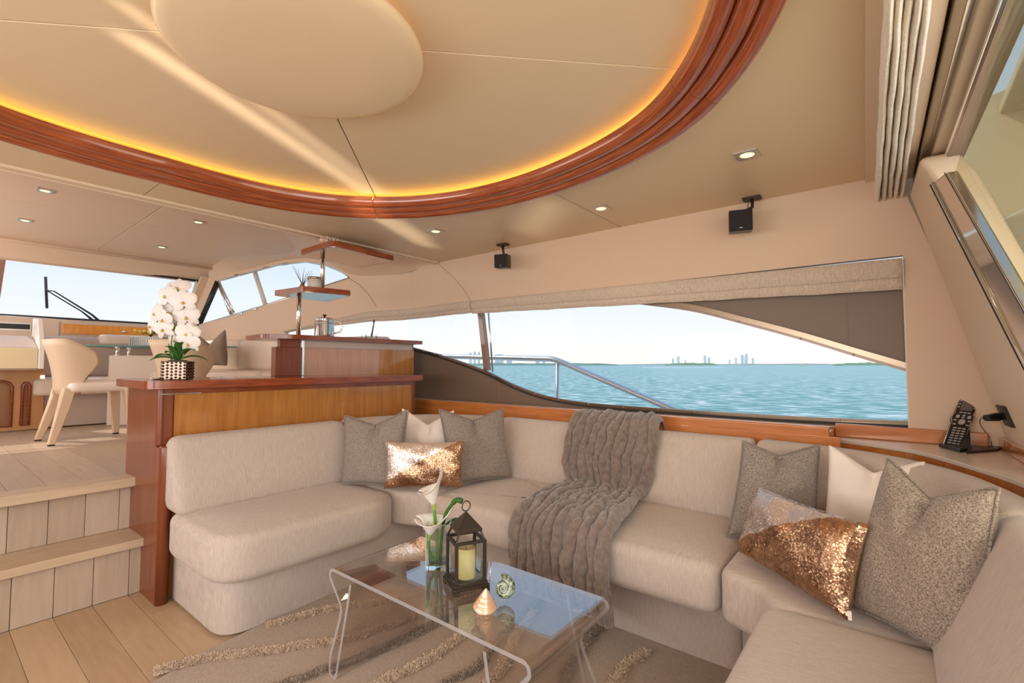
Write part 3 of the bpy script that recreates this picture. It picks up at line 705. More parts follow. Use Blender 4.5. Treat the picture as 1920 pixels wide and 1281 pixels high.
# plinths
rp = round_poly([(.845, 2.80), (.845, 2.20), (1.995, 2.25), (1.995, 2.80)], [0, .13, .0, 0], 8)
S('base', slab(rp, .0125, .275, .01, 0, rb=.001), SOFAX); 
S('base', slab([(1.955, 2.25), (1.955, .48), (2.72, .48), (2.72, 2.80), (1.98, 2.80)], .0125, .285, .01, 0, rb=.001), SOFAY)
S('base', slab([(2.72, .47), (1.955, .47), (1.72, .26), (.55, .26), (.55, -.30), (2.72, -.30)], .0125, .285, .01, 0, rb=.001))
# seat cushions
S('seat_cushion', slab(round_poly([(.790, 2.66), (.790, 2.115), (1.56, 2.10), (1.70, 2.19), (1.70, 2.72), (.80, 2.72)], [.055, .17, .12, .055, .05, .05], 8), .245, .447, .045, .016), SOFAX)
S('seat_cushion', slab(round_poly([(1.704, 2.72), (1.704, 2.20), (1.80, 1.985), (2.45, 2.06), (2.45, 2.72)], [.04]*5, 4), .262, .447, .03, .004), SOFAX)
S('seat_cushion', slab(round_poly([(1.775, 1.98), (1.775, 1.30), (1.775, .505), (2.48, .505), (2.48, 2.055), (1.80, 1.985)], [.06, 0, .07, .055, .055, .055], 5), .262, .447, .045, .016), SOFAY)
S('seat_cushion', slab(round_poly([(1.775, .498), (1.72, .36), (1.61, .30), (1.61, -.2), (2.48, -.2), (2.48, .498)], [.045, .04, .04, .04, .045, .045], 4), .262, .445, .03, .004), SOFAX)
S('seat_cushion', slab(round_poly([(.50, .325), (1.60, .325), (1.60, -.20), (.50, -.20)], [.07, .07, .055, .055], 6), .262, .456, .04, .008), SOFAX)
# backs
BP = [(.02, 0), (.0, .03), (.06, .17), (.125, .315), (.140, .340), (.165, .352), (.215, .352), (.245, .338), (.255, .31), (.22, 0), (.19, -.01), (.04, -.01)]
BPL = [(p[0]*.9, p[1]) for p in BP]
zb = .447
def back(pts, endr=.035, prof=BP, z=zb, m=SOFA): S('backrest', sweep([Vector((*p, z)) for p in pts], prof, endr, -1), m)
back([(.792, 2.60), (1.72, 2.58)], .05, BPL, m=SOFAX)
back([tuple(p)[:2] for p in cat_rom([Vector((*p, 0)) for p in ((1.735, 2.585), (1.95, 2.56), (2.14, 2.46), (2.26, 2.28), (2.31, 2.06))], 8)], .02)
back([(2.315, 2.055), (2.32, 1.26)], .02, m=SOFAY)
back([(2.32, 1.255), (2.32, .53)], .025, m=SOFAY)
back([tuple(p)[:2] for p in cat_rom([Vector((*p, 0)) for p in ((2.32, .525), (2.30, .36), (2.22, .17), (2.05, .03), (1.85, -.03), (1.66, -.05))], 8)], .025)
back([(1.655, -.05), (.60, -.05)], .035, m=SOFAX)

# ================================================================ BAR CABINET
bc = empty('bar_cabinet', (1.5, 3.0, 0)); tag(bc, 'low varnished cherry bar cabinet with bullnose top behind the left sofa', 'cabinet')
def B(name, geo, m, **k): return CP(bc, name, geo, m, **k)
top = round_poly([(.70, 2.765), (2.42, 2.765), (2.42, 2.9), (2.80, 3.30), (2.75, 3.40), (.72, 3.40)], [.07, .03, 0, 0, 0, .03], 6)
B('countertop', hplate(top, 1.032, 1.072), CHERRY, bevel=.016, seg=4)
B('end_panel', b2(.772, .798, 2.86, 3.36, 0, 1.032), CHERRYV, bevel=.002)
B('end_panel_foot', b2(.772, .798, 2.795, 2.86, 0, .745), CHERRYV, bevel=.002)
B('post', lathe([(.0001, 0), (.028, 0), (.028, .745), (.026, .752), (.0001, .753)], (.800, 2.800, 0), 20), CHERRYV, smooth=True)
B('post_cap', b2(.785, .835, 2.80, 2.87, .735, .753), CHERRY, bevel=.008, seg=3)
B('post', [tube([(.790, 2.863, .75), (.790, 2.863, 1.032)], .020, 16), b2(.79, .84, 2.845, 2.88, .75, 1.032)], CHERRYV, bevel=.006)
B('frieze', b2(.80, 2.37, 2.850, 2.875, 1.002, 1.032), CHERRY)
B('steel_edge', b2(.775, .96, 2.842, 2.850, 1.000, 1.006), STEEL)
for k in range(5): B('veneer_panel', b2(.845+k*.305, .845+(k+1)*.305-.001, 2.858, 2.87, .0, 1.0), HONEY)
B('end_stile', b2(2.37, 2.40, 2.850, 3.2, .66, 1.032), CHERRYV, bevel=.004)
B('cabinet_core', b2(.80, 2.37, 2.875, 3.36, .0, 1.03), mat('cabinet_core', (.35, .20, .10), .5))
ub = empty('bar_cabinet', (2.1, 3.4, 1.072)); tag(ub, 'raised upper bar box of cherry veneer with long bullnose top', 'cabinet')
def U(name, geo, m, **k): return CP(ub, name, geo, m, **k)
U('veneer_panel', b2(1.76, 2.40, 3.30, 3.312, 1.0725, 1.272), mat('mirror_veneer', (.60, .29, .15), .12, var=(.50, .225, .11), vscale=5, stretch=(9, 9, .8), coat=1))
U('veneer_panel', b2(2.402, 2.76, 3.30, 3.312, 1.0725, 1.272), HONEY)
U('light_band', b2(1.76, 2.74, 3.303, 3.315, 1.274, 1.325), mat('pale_satin_band', (.62, .48, .40), .25))
U('box_core', b2(1.76, 2.765, 3.313, 3.62, 1.0725, 1.325), MATS['cabinet_core'])
U('corner_box', b2(1.545, 1.735, 3.28, 3.34, 1.0725, 1.272), CHERRYV, bevel=.003)
U('corner_box_neck', b2(1.58, 1.72, 3.29, 3.33, 1.272, 1.325), CHERRYV)
U('steel_strip', b2(1.737, 1.757, 3.292, 3.31, 1.0725, 1.325), STEEL, bevel=.003)
ut = round_poly([(1.455, 3.28), (1.62, 3.20), (2.785, 3.205), (2.785, 3.55), (1.50, 3.66)], [.04, .04, .02, .02, .04], 5)
U('countertop', hplate(ut, 1.326, 1.356), CHERRY, bevel=.012, seg=4)
# shelves with steel poles
def pole(p, z0, z1, r=.0165): return lathe([(.0001, 0), (r*1.25, 0), (r*1.25, .006), (r, .008), (r, z1-z0-.008), (r*1.25, z1-z0-.006), (r*1.25, z1-z0), (.0001, z1-z0)], (p[0], p[1], z0), 20)
s1 = empty('display_shelf', (1.65, 3.3, 1.36)); tag(s1, 'smaller lower cherry shelf with mirrored underside on a steel pole', 'shelf')

# board closing the ceiling edge above the door blind
e1 = at(1622, 342, z=2.045); e2 = at(1622, -60, z=2.045); e3 = e2+(e2-e1)*.9
obj('head_box', hplate([(e1.x, e1.y), (e3.x, e3.y), (e3.x, e3.y-.16), (2.865, -.055), (2.865, e1.y)], 2.036, 2.0495), CREAM, wb, bevel=.003)
def SH(root, poly, z0, pxy, pz0, pz1):
    CP(root, 'board', hplate(round_poly(poly, .05, 6), z0-.004, z0+.032), CHERRY, bevel=.015, seg=4)
    CP(root, 'underside', hplate(round_poly([(p[0]*.94+.06*sum(q[0] for q in poly)/4, p[1]*.94+.06*sum(q[1] for q in poly)/4) for p in poly], .05, 6), z0-.0055, z0-.003), mat('mirror_underside', (.60, .46, .37), .12, .85))
    CP(root, 'pole', pole(pxy, pz0, pz1), STEEL, smooth=True)
SH(s1, [(1.625, 3.52), (1.665, 3.13), (1.985, 3.06), (2.07, 3.53)], 1.655, (1.765, 3.40), 1.356, 1.655)
s2 = empty('display_shelf', (1.9, 3.3, 1.69)); tag(s2, 'larger upper cherry shelf just under the ceiling on a steel pole', 'shelf')
SH(s2, [(1.735, 3.36), (1.73, 2.91), (2.30, 2.97), (2.285, 3.42)], 1.950, (1.91, 3.34), 1.687, 1.950)

# ---- small things on the bar
def thing(name, loc, label, cat, group=None, rot=(0, 0, 0)): return tag(empty(name, loc, rot), label, cat, group)
def L(root, name, geo, m, **k): return obj(name, geo, m, root, **k)
ib = thing('ice_bucket', (*at(608, 630, y=3.36)[:2], 1.3565), 'polished steel ice bucket with side handle on the upper bar top', 'bucket')
L(ib, 'body', lathe([(.0001, 0), (.068, 0), (.071, .01), (.071, .125), (.073, .13), (.0001, .132)], seg=32), STEEL, smooth=True)
L(ib, 'lid', lathe([(.0001, .131), (.072, .131), (.068, .142), (.03, .148), (.0001, .149)], seg=32), STEEL, smooth=True)
L(ib, 'knob', lathe([(.0001, .148), (.006, .149), (.006, .158), (.016, .163), (.014, .171), (.0001, .174)], seg=16), BRONZE, smooth=True)
L(ib, 'handle', tube([(.045, -.055, .13), (.085, -.07, .115), (.10, -.08, .08), (.09, -.075, .045), (.05, -.05, .03)], .006, 8), STEEL, smooth=True)
L(ib, 'band', [lathe([(.0712, .098), (.0735, .10), (.0735, .108), (.0712, .11)], seg=32)], STEELB, smooth=True)
gd = thing('glass_diffuser', (*at(692, 632, y=3.38)[:2], 1.3565), 'low square glass dish with a dark tipped stick beside the window', 'diffuser')
L(gd, 'dish', [box(0, 0, .004, .10, .06, .008), box(-.048, 0, .022, .004, .06, .03), box(.048, 0, .022, .004, .06, .03), box(0, .028, .022, .1, .004, .03), box(0, -.028, .022, .1, .004, .03)], CLEARG)
L(gd, 'block', box(0, 0, .018, .03, .03, .02), mat('white_wax', (.85, .8, .76), .5), bevel=.003)
L(gd, 'stick', tube([(.02, 0, .02), (.03, 0, .06), (.045, .0, .145)], [.009, .006, .004], 8), BRONZE, smooth=True)
L(gd, 'bud', lathe([(.0001, 0), (.008, .01), (.006, .026), (.0001, .034)], (.046, 0, .138), 10), BLACK, smooth=True)
cj = thing('candle_jar', (*at(590, 530, y=3.32)[:2], 1.6875), 'round white candle jar with silver lid on the lower display shelf', 'jar')
L(cj, 'jar', lathe([(.0001, 0), (.046, 0), (.048, .01), (.048, .088), (.0001, .089)], seg=28), mat('frosted_white', (.82, .74, .68), .25), smooth=True)
L(cj, 'lid', lathe([(.0001, .089), (.05, .089), (.05, .104), (.0001, .106)], seg=28), mat('brass_lid', (.62, .50, .38), .2, .9), smooth=True)
L(cj, 'label', [b2(-.046, .0, -.040, -.0385, .025, .07)], mat('label_white', (.8, .72, .68), .5)).rotation_euler = (0, 0, -.45)
rd = thing('reed_diffuser', (*at(567, 533, y=3.30)[:2], 1.6875), 'small gold diffuser bottle with dark twigs beside the candle jar', 'diffuser')
L(rd, 'bottle', lathe([(.0001, 0), (.022, 0), (.023, .02), (.015, .03), (.015, .038), (.0001, .039)], seg=18), mat('gold_glaze', (.60, .42, .15), .2, .8), smooth=True)
for k in range(9):
    a = k*2.4; r_ = .035+.03*random.random(); h = .11+.07*random.random(); L(rd, 'twig', tube([(0, 0, .03), (.5*r_*math.cos(a)*.8, .5*r_*math.sin(a)*.8, h*.45), (r_*math.cos(a)*1.2, r_*math.sin(a)*1.2, h)], [.0022, .0018, .0009], 5), BRONZE)
co = thing('coral_ornament', (*at(618, 462, y=3.0)[:2], 1.982), 'white spiky coral piece lying on the top display shelf', 'ornament')
random.seed(3)
L(co, 'branches', [tube([(0.02*random.uniform(-1, 1), .01*random.uniform(-1, 1), 0), (p:=random.uniform(-.07, .07), random.uniform(-.02, .02), .015), (p+random.uniform(-.02, .02), 0, .03+random.random()*.015)], [.005, .004, .002], 6) for _ in range(12)], mat('coral_white', (.82, .70, .62), .7))
ss = thing('conch_shell', (*at(606, 463, y=3.02)[:2], 1.982), 'small pinkish conch shell at the end of the top display shelf', 'shell')
L(ss, 'body', lathe([(.0001, 0), (.016, .006), (.020, .016), (.012, .026), (.0001, .034)], seg=14, sx=1.5), mat('shell_pink', (.75, .45, .32), .35), smooth=True)
pp = thing('paper_sheet', (*at(455, 708, z=1.0725)[:2], 1.0725), 'flat pale brochures lying on the bar countertop', 'paper')
pp.location.z = 1.0725
L(pp, 'sheet', box(0, 0, .0012, .22, .15, .002, .2), mat('paper', (.80, .70, .64), .6)); L(pp, 'sheet', box(.03, .02, .0034, .21, .14, .002, .05), MATS['paper'])
sd_ = thing('silver_dish', (*at(296, 712, z=1.0725)[:2], 1.0725), 'tiny silver dish lying beside the orchid pot', 'dish')
L(sd_, 'bowl', lathe([(.0001, 0), (.02, 0), (.035, .008), (.033, .010), (.018, .003), (.0001, .002)], seg=20), STEEL, smooth=True)

# ---- orchid in a hammered silver pot
P0 = at(333, 712, z=1.0725)
op = thing('orchid_pot', P0, 'square hammered silver pot holding the white orchid', 'pot', rot=(0, 0, -.62))
L(op, 'pot', box(0, 0, .048, .155*.72, .155*.72, .095), mat('dark_silver', (.20, .14, .11), .2, 1), bevel=.004)
pk = []
for f in range(4):
    R4 = Matrix.Rotation(f*PI/2, 3, 'Z')
    for i in range(6):
        for j in range(6):
            c_ = R4 @ Vector((-.047+.019*i, -.0565, .009+.0155*j+.004*(i % 2)))
            pk.append((c_, f))
geo = []
for c_, f in pk:
    M4 = Matrix.Rotation(f*PI/2, 3, 'Z'); v = [Vector((0, -.0045, 0)), Vector((-.0085, 0, 0)), Vector((0, 0, -.0075)), Vector((.0085, 0, 0)), Vector((0, 0, .0075))]
    geo.append(([M4 @ q + c_ for q in v], [(0, 1, 2), (0, 2, 3), (0, 3, 4), (0, 4, 1)]))
L(op, 'facets', geo, mat('bright_silver', (.24, .19, .165), .18, 1), kind='stuff')
L(op, 'moss', lathe([(.0001, .09), (.05, .09), (.04, .1), (.0001, .105)], seg=12), mat('moss', (.08, .07, .03), .9))
orc = thing('orchid', (P0.x, P0.y, P0.z+.10), 'tall white moth orchid with dark green strap leaves', 'orchid')
def leaf(L_, w, a, rise, droop, th=.0025, n=10):
    V = []; Fc = []
    for i in range(n+1):
        s = i/n; ww = w*math.sin(PI*min(1, (s*.92+.06)))**.7; x = L_*s; z = rise*math.sin(s*PI*.55)-droop*s*s
        for t in (-1, 0, 1): V.append(Vector((x*math.cos(a)-t*ww*math.sin(a), x*math.sin(a)+t*ww*math.cos(a), z+(abs(t))*ww*.35)))
    for i in range(n):
        for j in range(2): Fc.append((i*3+j, i*3+j+1, i*3+4+j, i*3+3+j))
    return V, Fc
def dirang(dx, dd): # screen right / depth -> world angle
    v = RT*dx+FH*dd; return math.atan2(v.y, v.x)
for dx, dd, L_, ri, dr in ((-1, .1, .135, .045, .03), (-1, .5, .12, .06, .02), (-.3, -1, .07, .07, .0), (1, -.2, .10, .07, .02), (1, .5, .13, .04, .04), (.6, -.8, .08, .09, .0), (-.9, -.5, .12, .03, .03)):
    L(orc, 'leaf', leaf(L_, .021, dirang(dx, dd), ri, dr), GREEN, smooth=True, solid=.002)
D0 = (P0-O).dot(FW)
def orp(u, v, dd=0): return dep(u, v, D0+dd)-orc.location
L(orc, 'stem', tube(cat_rom([orp(335, 690), orp(322, 660), orp(325, 620), orp(345, 580), orp(345, 555), orp(325, 542)], 6), .0032, 7), STEMG, smooth=True)
L(orc, 'stem', tube(cat_rom([orp(338, 690), orp(345, 650), orp(330, 610), orp(300, 600), orp(292, 610)], 6), .003, 7), STEMG, smooth=True)
L(orc, 'shoot', tube([orp(325, 690), orp(320, 665), orp(316, 645)], [.006, .004, .002], 6), GREEN)
def petal(L_, w, ang, cup, n=7):
    V = []; Fc = []
    for i in range(n+1):
        s = i/n; ww = w*math.sqrt(max(0, math.sin(PI*(s*.86+.10))))*(1 if s < 1 else .3); x = .004+L_*s
        for t in (-1, -.5, 0, .5, 1): V.append((x*math.cos(ang)-t*ww*math.sin(ang), x*math.sin(ang)+t*ww*math.cos(ang), -cup*s*s+.006*abs(t)*0-.004*t*t))
    for i in range(n):
        for j in range(4): Fc.append((i*5+j, i*5+j+1, i*5+6+j, i*5+5+j))
    return V, Fc
def blossom(u, v, size, tx, ty, dd=0):
    p = orp(u, v, dd); face = (-FW + RT*tx + UP*ty).normalized(); q = face.to_track_quat('Z', 'Y'); M4 = q.to_matrix()
    rz = Matrix.Rotation(random.uniform(-.25, .25), 3, 'Z'); up_ = M4.inverted() @ UP; a0 = math.atan2(up_.y, up_.x)
    G = []
    for a, l_, w_ in ((0, 1, .62), (PI*.36, 1.02, 1.0), (-PI*.36, 1.02, 1.0), (PI*.72, .95, .55), (-PI*.72, .95, .55)):
        V, Fc = petal(size*l_*.5, size*w_*.27, a0+a, size*.10); G.append(([M4 @ (rz @ Vector(x)) + p + face*(.002 if abs(abs(a)-PI*.36) < .01 else 0) for x in V], Fc))
    fl = L(orc, 'flower', G, PETAL, smooth=True)
    o = L(fl, 'flower_lip', [([M4 @ Vector(x) + p + face*.004 - UP*size*.05 for x in lathe([(.0001, 0), (size*.07, .001), (size*.05, .006), (.0001, .008)], seg=8)[0]], lathe([(.0001, 0), (1, .001), (1, .006), (.0001, .008)], seg=8)[1])], YEL, smooth=True)
random.seed(5)
for u, v, s, tx, ty, dd in ((310, 555, .155, -.3, .1, 0), (333, 540, .15, .2, .4, .02), (343, 566, .155, .3, .0, -.02), (318, 585, .15, 0, 0, .03), (349, 595, .155, .35, -.1, .0), (290, 588, .135, -.5, .1, .02), (305, 600, .13, -.3, -.3, -.03), (331, 602, .14, .1, .1, .04),
                      (305, 618, .14, -.1, -.1, -.02), (324, 617, .125, .1, 0, .02), (282, 612, .12, -.6, 0, .03), (350, 626, .145, .3, 0, -.02), (328, 638, .12, -.2, -.2, .02), (352, 645, .14, .1, -.3, -.02)):
    blossom(u, v, s*.80, tx, ty, dd)
# ================================================================ DINETTE (upper deck)
def rot_of(dx, dd): return dirang(dx, dd)
def leather_chair(loc, rz, label):
    r_ = thing('dining_chair', loc, label, 'chair', rot=(0, 0, rz))
    # local: faces +y; all leather wrapped
    path = [(-.195, .02), (-.198, -.08), (-.185, -.16), (-.13, -.215), (-.05, -.232), (.05, -.232), (.13, -.215), (.185, -.16), (.198, -.08), (.195, .02)]
    pts = cat_rom([Vector((*p, 0)) for p in path], 4); n = len(pts)
    V = []; Fc = []
    for i, p in enumerate(pts):
        s = i/(n-1); c_ = abs(s*2-1)                     # 1 at the wing tips, 0 at the back centre
        ztop = .795-.10*max(0, (c_-.55)/.45)**1.6; zbot = .37
        for z in range(9):
            f = z/8; zz = zbot+(ztop-zbot)*f
            w_ = .70+.34*f**1.4-.12*max(0, f-.75)*c_; wing = 1 if c_ < .6 else 1-(c_-.6)/.4*(.9-.9*min(1, f*1.3))*.9
            V.append(Vector((p.x*w_, -.232+(p.y+.232)*(wing)-.075*f*f, zz)))
    for i in range(n-1):
        for z in range(8): Fc.append((i*9+z, (i+1)*9+z, (i+1)*9+z+1, i*9+z+1))
    L(r_, 'backrest', (V, Fc), CHAIRL, smooth=True, solid=.032, bevel=0)
    L(r_, 'seat', slab(round_poly([(-.205, .24), (-.205, -.20), (.205, -.20), (.205, .24)], [.05, .06, .06, .05]), .385, .46, .03, .01), mat('seat_leather_light', (.80, .66, .56), .45), smooth=True)
    for sx_, sy_ in ((-1, -1), (1, -1), (-1, 1), (1, 1)):
        x0, y0 = (.125 if sy_ < 0 else .19)*sx_, (-.19 if sy_ < 0 else .17); x1, y1_ = .20*sx_, (-.29 if sy_ < 0 else .20)
        V = []
        for (x, y, z, w, d) in ((x0, y0, .42, .055, .035), (x0+(x1-x0)*.35, y0+(y1_-y0)*.3, .27, .034, .034), (x1, y1_, .008, .019, .021)):
            for a, b_ in ((-1, -1), (1, -1), (1, 1), (-1, 1)): V.append((x+a*w, y+b_*d, z))
        lg = L(r_, 'leg', (V, [(3, 2, 1, 0), (8, 9, 10, 11)]+[(k*4+j, k*4+(j+1) % 4, k*4+4+(j+1) % 4, k*4+4+j) for k in (0, 1) for j in range(4)]), CHAIRL, bevel=.008, seg=3)
        L(lg, 'glide', box(x1, y1_, .004, .034, .038, .008), BLACK)
    return r_
def lw(lat, d, z=.551): p = RT*lat+FH*d; return (p.x, p.y, z)
ch1 = leather_chair(lw(-3.40, 3.93), dirang(.30, .42)-PI/2, 'cream leather dining chair seen from behind at the left of the bar cabinet')
ch2 = leather_chair(lw(-2.66, 4.02), dirang(.05, 1)-PI/2, 'cream leather dining chair with its rounded back behind the orchid')
# glass table on a leather-clad pedestal
tb = thing('dining_table', lw(-3.52, 5.0), 'glass topped dining table on a beige box pedestal in the raised dinette', 'table', rot=(0, 0, dirang(1.2, .4)))
L(tb, 'tabletop', hplate(round_poly([(-.64, -.36), (.64, -.36), (.64, .40), (-.64, .40)], .12, 6), .772, .785), acrylic('table_glass', (.95, .98, .97), .3), bevel=.002)
L(tb, 'glass_edge', tube([(p[0], p[1], .7785) for p in round_poly([(-.64, -.36), (.64, -.36), (.64, .40), (-.64, .40)], .12, 6)], .0062, 6, True), mat('green_glass_edge', (.10, .26, .24), .15))
L(tb, 'pedestal', box(-.30, .05, .345, .42, .36, .69), mat('pedestal_leather', (.70, .57, .47), .4), bevel=.012)
for a, b_ in ((-.46, -.08), (-.14, -.08), (-.46, .18), (-.14, .18)): L(tb, 'standoff', lathe([(.0001, 0), (.028, 0), (.018, .015), (.018, .07), (.028, .084), (.0001, .085)], (a, b_, .69), 14), STEEL, smooth=True)
fp = thing('flower_pot', (*at(283, 643, z=1.3425)[:2], 1.3425), 'low ribbed silver planter with yellow flowers on the glass table', 'planter', rot=(0, 0, -.9))
pf = dep(282, 645, 4.9); fp.location = (pf.x, pf.y, 1.342)
L(fp, 'trough', box(0, 0, .045, .34, .12, .09), mat('ribbed_silver', (.35, .33, .32), .25, 1), bevel=.004)
L(fp, 'ribs', [tube([(-.165+.022*k, -.062, .004), (-.165+.022*k, -.062, .088)], .006, 6) for k in range(16)], MATS['ribbed_silver'], kind='stuff')
random.seed(11)
for k in range(6): L(fp, 'flower', [lathe([(.0001, -.02), (.02, -.012), (.032, .008), (.022, .022), (.0001, .02)], (-.14+.05*k+random.uniform(-.01, .01), random.uniform(-.03, .02), .12+random.uniform(0, .03)), 9)], mat('marigold', (.60, .36, .05), .7) if k < 4 else GREEN)
L(fp, 'leaves', [leaf(.07, .016, random.random()*6.28, .05, .02) for _ in range(14)], GREEN, smooth=True, kind='stuff').location = (0, 0, .09)
# settee around the dinette
se = thing('dinette_settee', (2.0, 5.0, .55), 'cream L-shaped dinette settee along the forward side wall', 'sofa')
SL = mat('settee_leather', (.76, .61, .50), .45); SL2 = mat('settee_leather_taupe', (.50, .38, .31), .5)
def SE(name, geo, m=SL, **k): return CP(se, name, geo, m, **k)
def strip(y0, y1, w0, w1): return [(sx(y0)-w0, y0), (sx(y1)-w0, y1), (sx(y1)-w1, y1), (sx(y0)-w1, y0)]
SE('base', hplate(strip(3.66, 6.15, .06, .58), .56, .90), SL2, bevel=.01)
for a, b_ in ((3.66, 4.45), (4.46, 5.25), (5.26, 6.10)):
    SE('seat_cushion', slab(strip(a, b_, .08, .62), .90, 1.085, .035, .01), smooth=True)
    SE('back_cushion', slab(strip(a, b_, .03, .22), 1.085, 1.41-.0*a, .05, .005), smooth=True)
SE('base', hplate([(.75, 6.25), (1.85, 6.25), (1.85, 6.75), (.75, 6.75)], .56, .86), SL2, bevel=.01)
SE('seat_cushion', slab([(.72, 6.15), (1.6, 6.15), (1.6, 6.70), (.72, 6.70)], .86, 1.02, .035, .01), smooth=True)
SE('back_cushion', slab([(.72, 6.58), (1.9, 6.58), (1.9, 6.78), (.72, 6.78)], 1.02, 1.44, .05, .005), SL2, smooth=True)
SE('headrest', slab([(1.25, 6.52), (1.95, 6.52), (1.95, 6.66), (1.25, 6.66)], 1.36, 1.47, .03, .005), smooth=True)
# dashboard below the windshield
db = thing('dashboard', (.7, 6.9, 1.5), 'beige dashboard with a glossy varnished wood panel coloured orange as if sunlit below the windshield', 'dashboard')
def DB(name, geo, m, **k): return CP(db, name, geo, m, **k)
a = at(0, 592, y=6.98); 
DB('cowl', prism([(6.80, 1.625), (7.06, 1.655), (7.06, 1.40), (6.80, 1.40)], lambda y, z: (-1.5, y, z), lambda y, z: (2.0, y, z)), PINK, bevel=.01)
lo = at(118, 607, y=6.79); hi = at(272, 628, y=6.79)
DB('varnished_panel', b2(lo.x, 1.80, 6.783, 6.80, hi.z-.02, at(118, 607, y=6.79).z), mat('varnish_painted_sunlit', (.85, .33, .05), .25, coat=1, var=(.72, .25, .035), vscale=4, stretch=(9, 9, 1)), bevel=.003)  # sunlight on the wood is put into its bright orange colour
DB('fascia', b2(-1.5, lo.x-.03, 6.785, 6.80, 1.42, 1.60), PINK)
v0 = at(0, 606, y=6.78); v1 = at(56, 618, y=6.78)
DB('display', b2(-.6, v1.x, 6.775, 6.79, v1.z, v0.z+.0), BLACK, bevel=.004)
DB('display_bezel', b2(-.62, v1.x+.012, 6.779, 6.788, v1.z-.018, v0.z+.015), mat('satin_silver', (.7, .66, .62), .35, .6), bevel=.003)
hk = at(232, 622, y=6.775); DB('knob', lathe([(.0001, 0), (.016, 0), (.014, .012), (.0001, .014)], seg=14), STEEL, smooth=True).matrix_basis = Matrix.Translation(hk) @ Matrix.Rotation(PI/2, 4, 'X')
# console at the far left with arched wooden openings
cn = thing('galley_console', (0, 5.6, .55), 'console at far left with overhanging beige counter and arched wooden base', 'console')
def CN(name, geo, m, **k): return CP(cn, name, geo, m, **k)
yA = 5.9
k0 = at(76, 690, y=yA); t0 = at(76, 622, y=yA)
xr = k0.x
CN('counter_front', b2(-1.3, xr-.02, yA-.02, yA, at(0, 692, y=yA).z-.0, at(0, 652, y=yA).z), mat('console_cream', (.72, .58, .36), .45), bevel=.008)
CN('counter_slope', prism([(yA, at(0, 651, y=yA).z), (yA+.35, at(0, 628, y=yA+.35).z), (yA+.35, 1.15), (yA, 1.10)], lambda y, z: (-1.3, y, z), lambda y, z: (xr-.02, y, z)), SL2, bevel=.01)
CN('counter_end', prism([(yA-.03, k0.z-.01), (yA-.02, k0.z+.20), (yA+.12, t0.z+.12), (yA+.40, t0.z+.14), (yA+.40, k0.z)], lambda y, z: (xr-.02, y, z), lambda y, z: (xr+.02, y, z)), mat('pale_trim', (.78, .70, .64), .3), bevel=.008)
yB = 6.2
bz = at(0, 690, y=yB).z
AR = []
xL, xR_ = at(-60, 700, y=yB).x, at(84, 700, y=yB).x
o1 = [(at(-40, 700, y=yB).x, .60), (at(24, 700, y=yB).x, .60), (at(24, 700, y=yB).x, .95), (at(18, 700, y=yB).x, .985), (at(8, 700, y=yB).x, 1.0), (at(-40, 700, y=yB).x, 1.0)]
o2 = [(at(44, 700, y=yB).x, .60), (at(57, 700, y=yB).x, .60), (at(57, 700, y=yB).x, .96), (at(52, 700, y=yB).x, .985), (at(48, 700, y=yB).x, .985), (at(44, 700, y=yB).x, .96)]
HB = mat('console_wood', (.50, .235, .085), .3, coat=.5)
CN('base_panel', plate([(-1.2, .56), (xR_, .56), (xR_, 1.10), (-1.2, 1.10)], [o1, o2], lambda x, z: (x, yB, z), lambda x, z: (x, yB+.03, z)), HB)
for o_ in (o1, o2):
    CN('arch_rim', tube([(p[0], yB-.002, p[1]) for p in o_], .014, 8, True), CHERRY, smooth=True)
CN('base_back', b2(-1.2, xR_, yB+.25, yB+.27, .56, 1.10), HB)
CN('switch', box(xR_-.015, yB-.01, 1.03, .03, .01, .045), mat('switch_lit', (1, .9, .8), .4, emit=(1, .85, .65), estr=1.2), bevel=.003)
# windshield wiper outside
wp = thing('windshield_wiper', at(180, 600, y=7.05), 'black windshield wiper with twin arms parked on the outer glass', 'wiper')
def WPp(u, v, y): return at(u, v, y=y)-wp.location
L(wp, 'blade', tube([WPp(85.5, 519, 6.90), WPp(86.5, 545, 6.92), WPp(88, 578, 6.98)], .012, 6), BLACK)
L(wp, 'arm', tube([WPp(88, 545, 6.90), WPp(101, 546, 6.90), WPp(172, 590, 7.02), WPp(186, 602, 7.05)], [.006, .006, .010, .014], 6), BLACK, smooth=True)
L(wp, 'arm', tube([WPp(88, 545, 6.90), WPp(153, 584, 7.0), WPp(176, 602, 7.05)], [.006, .007, .014], 6), BLACK, smooth=True)
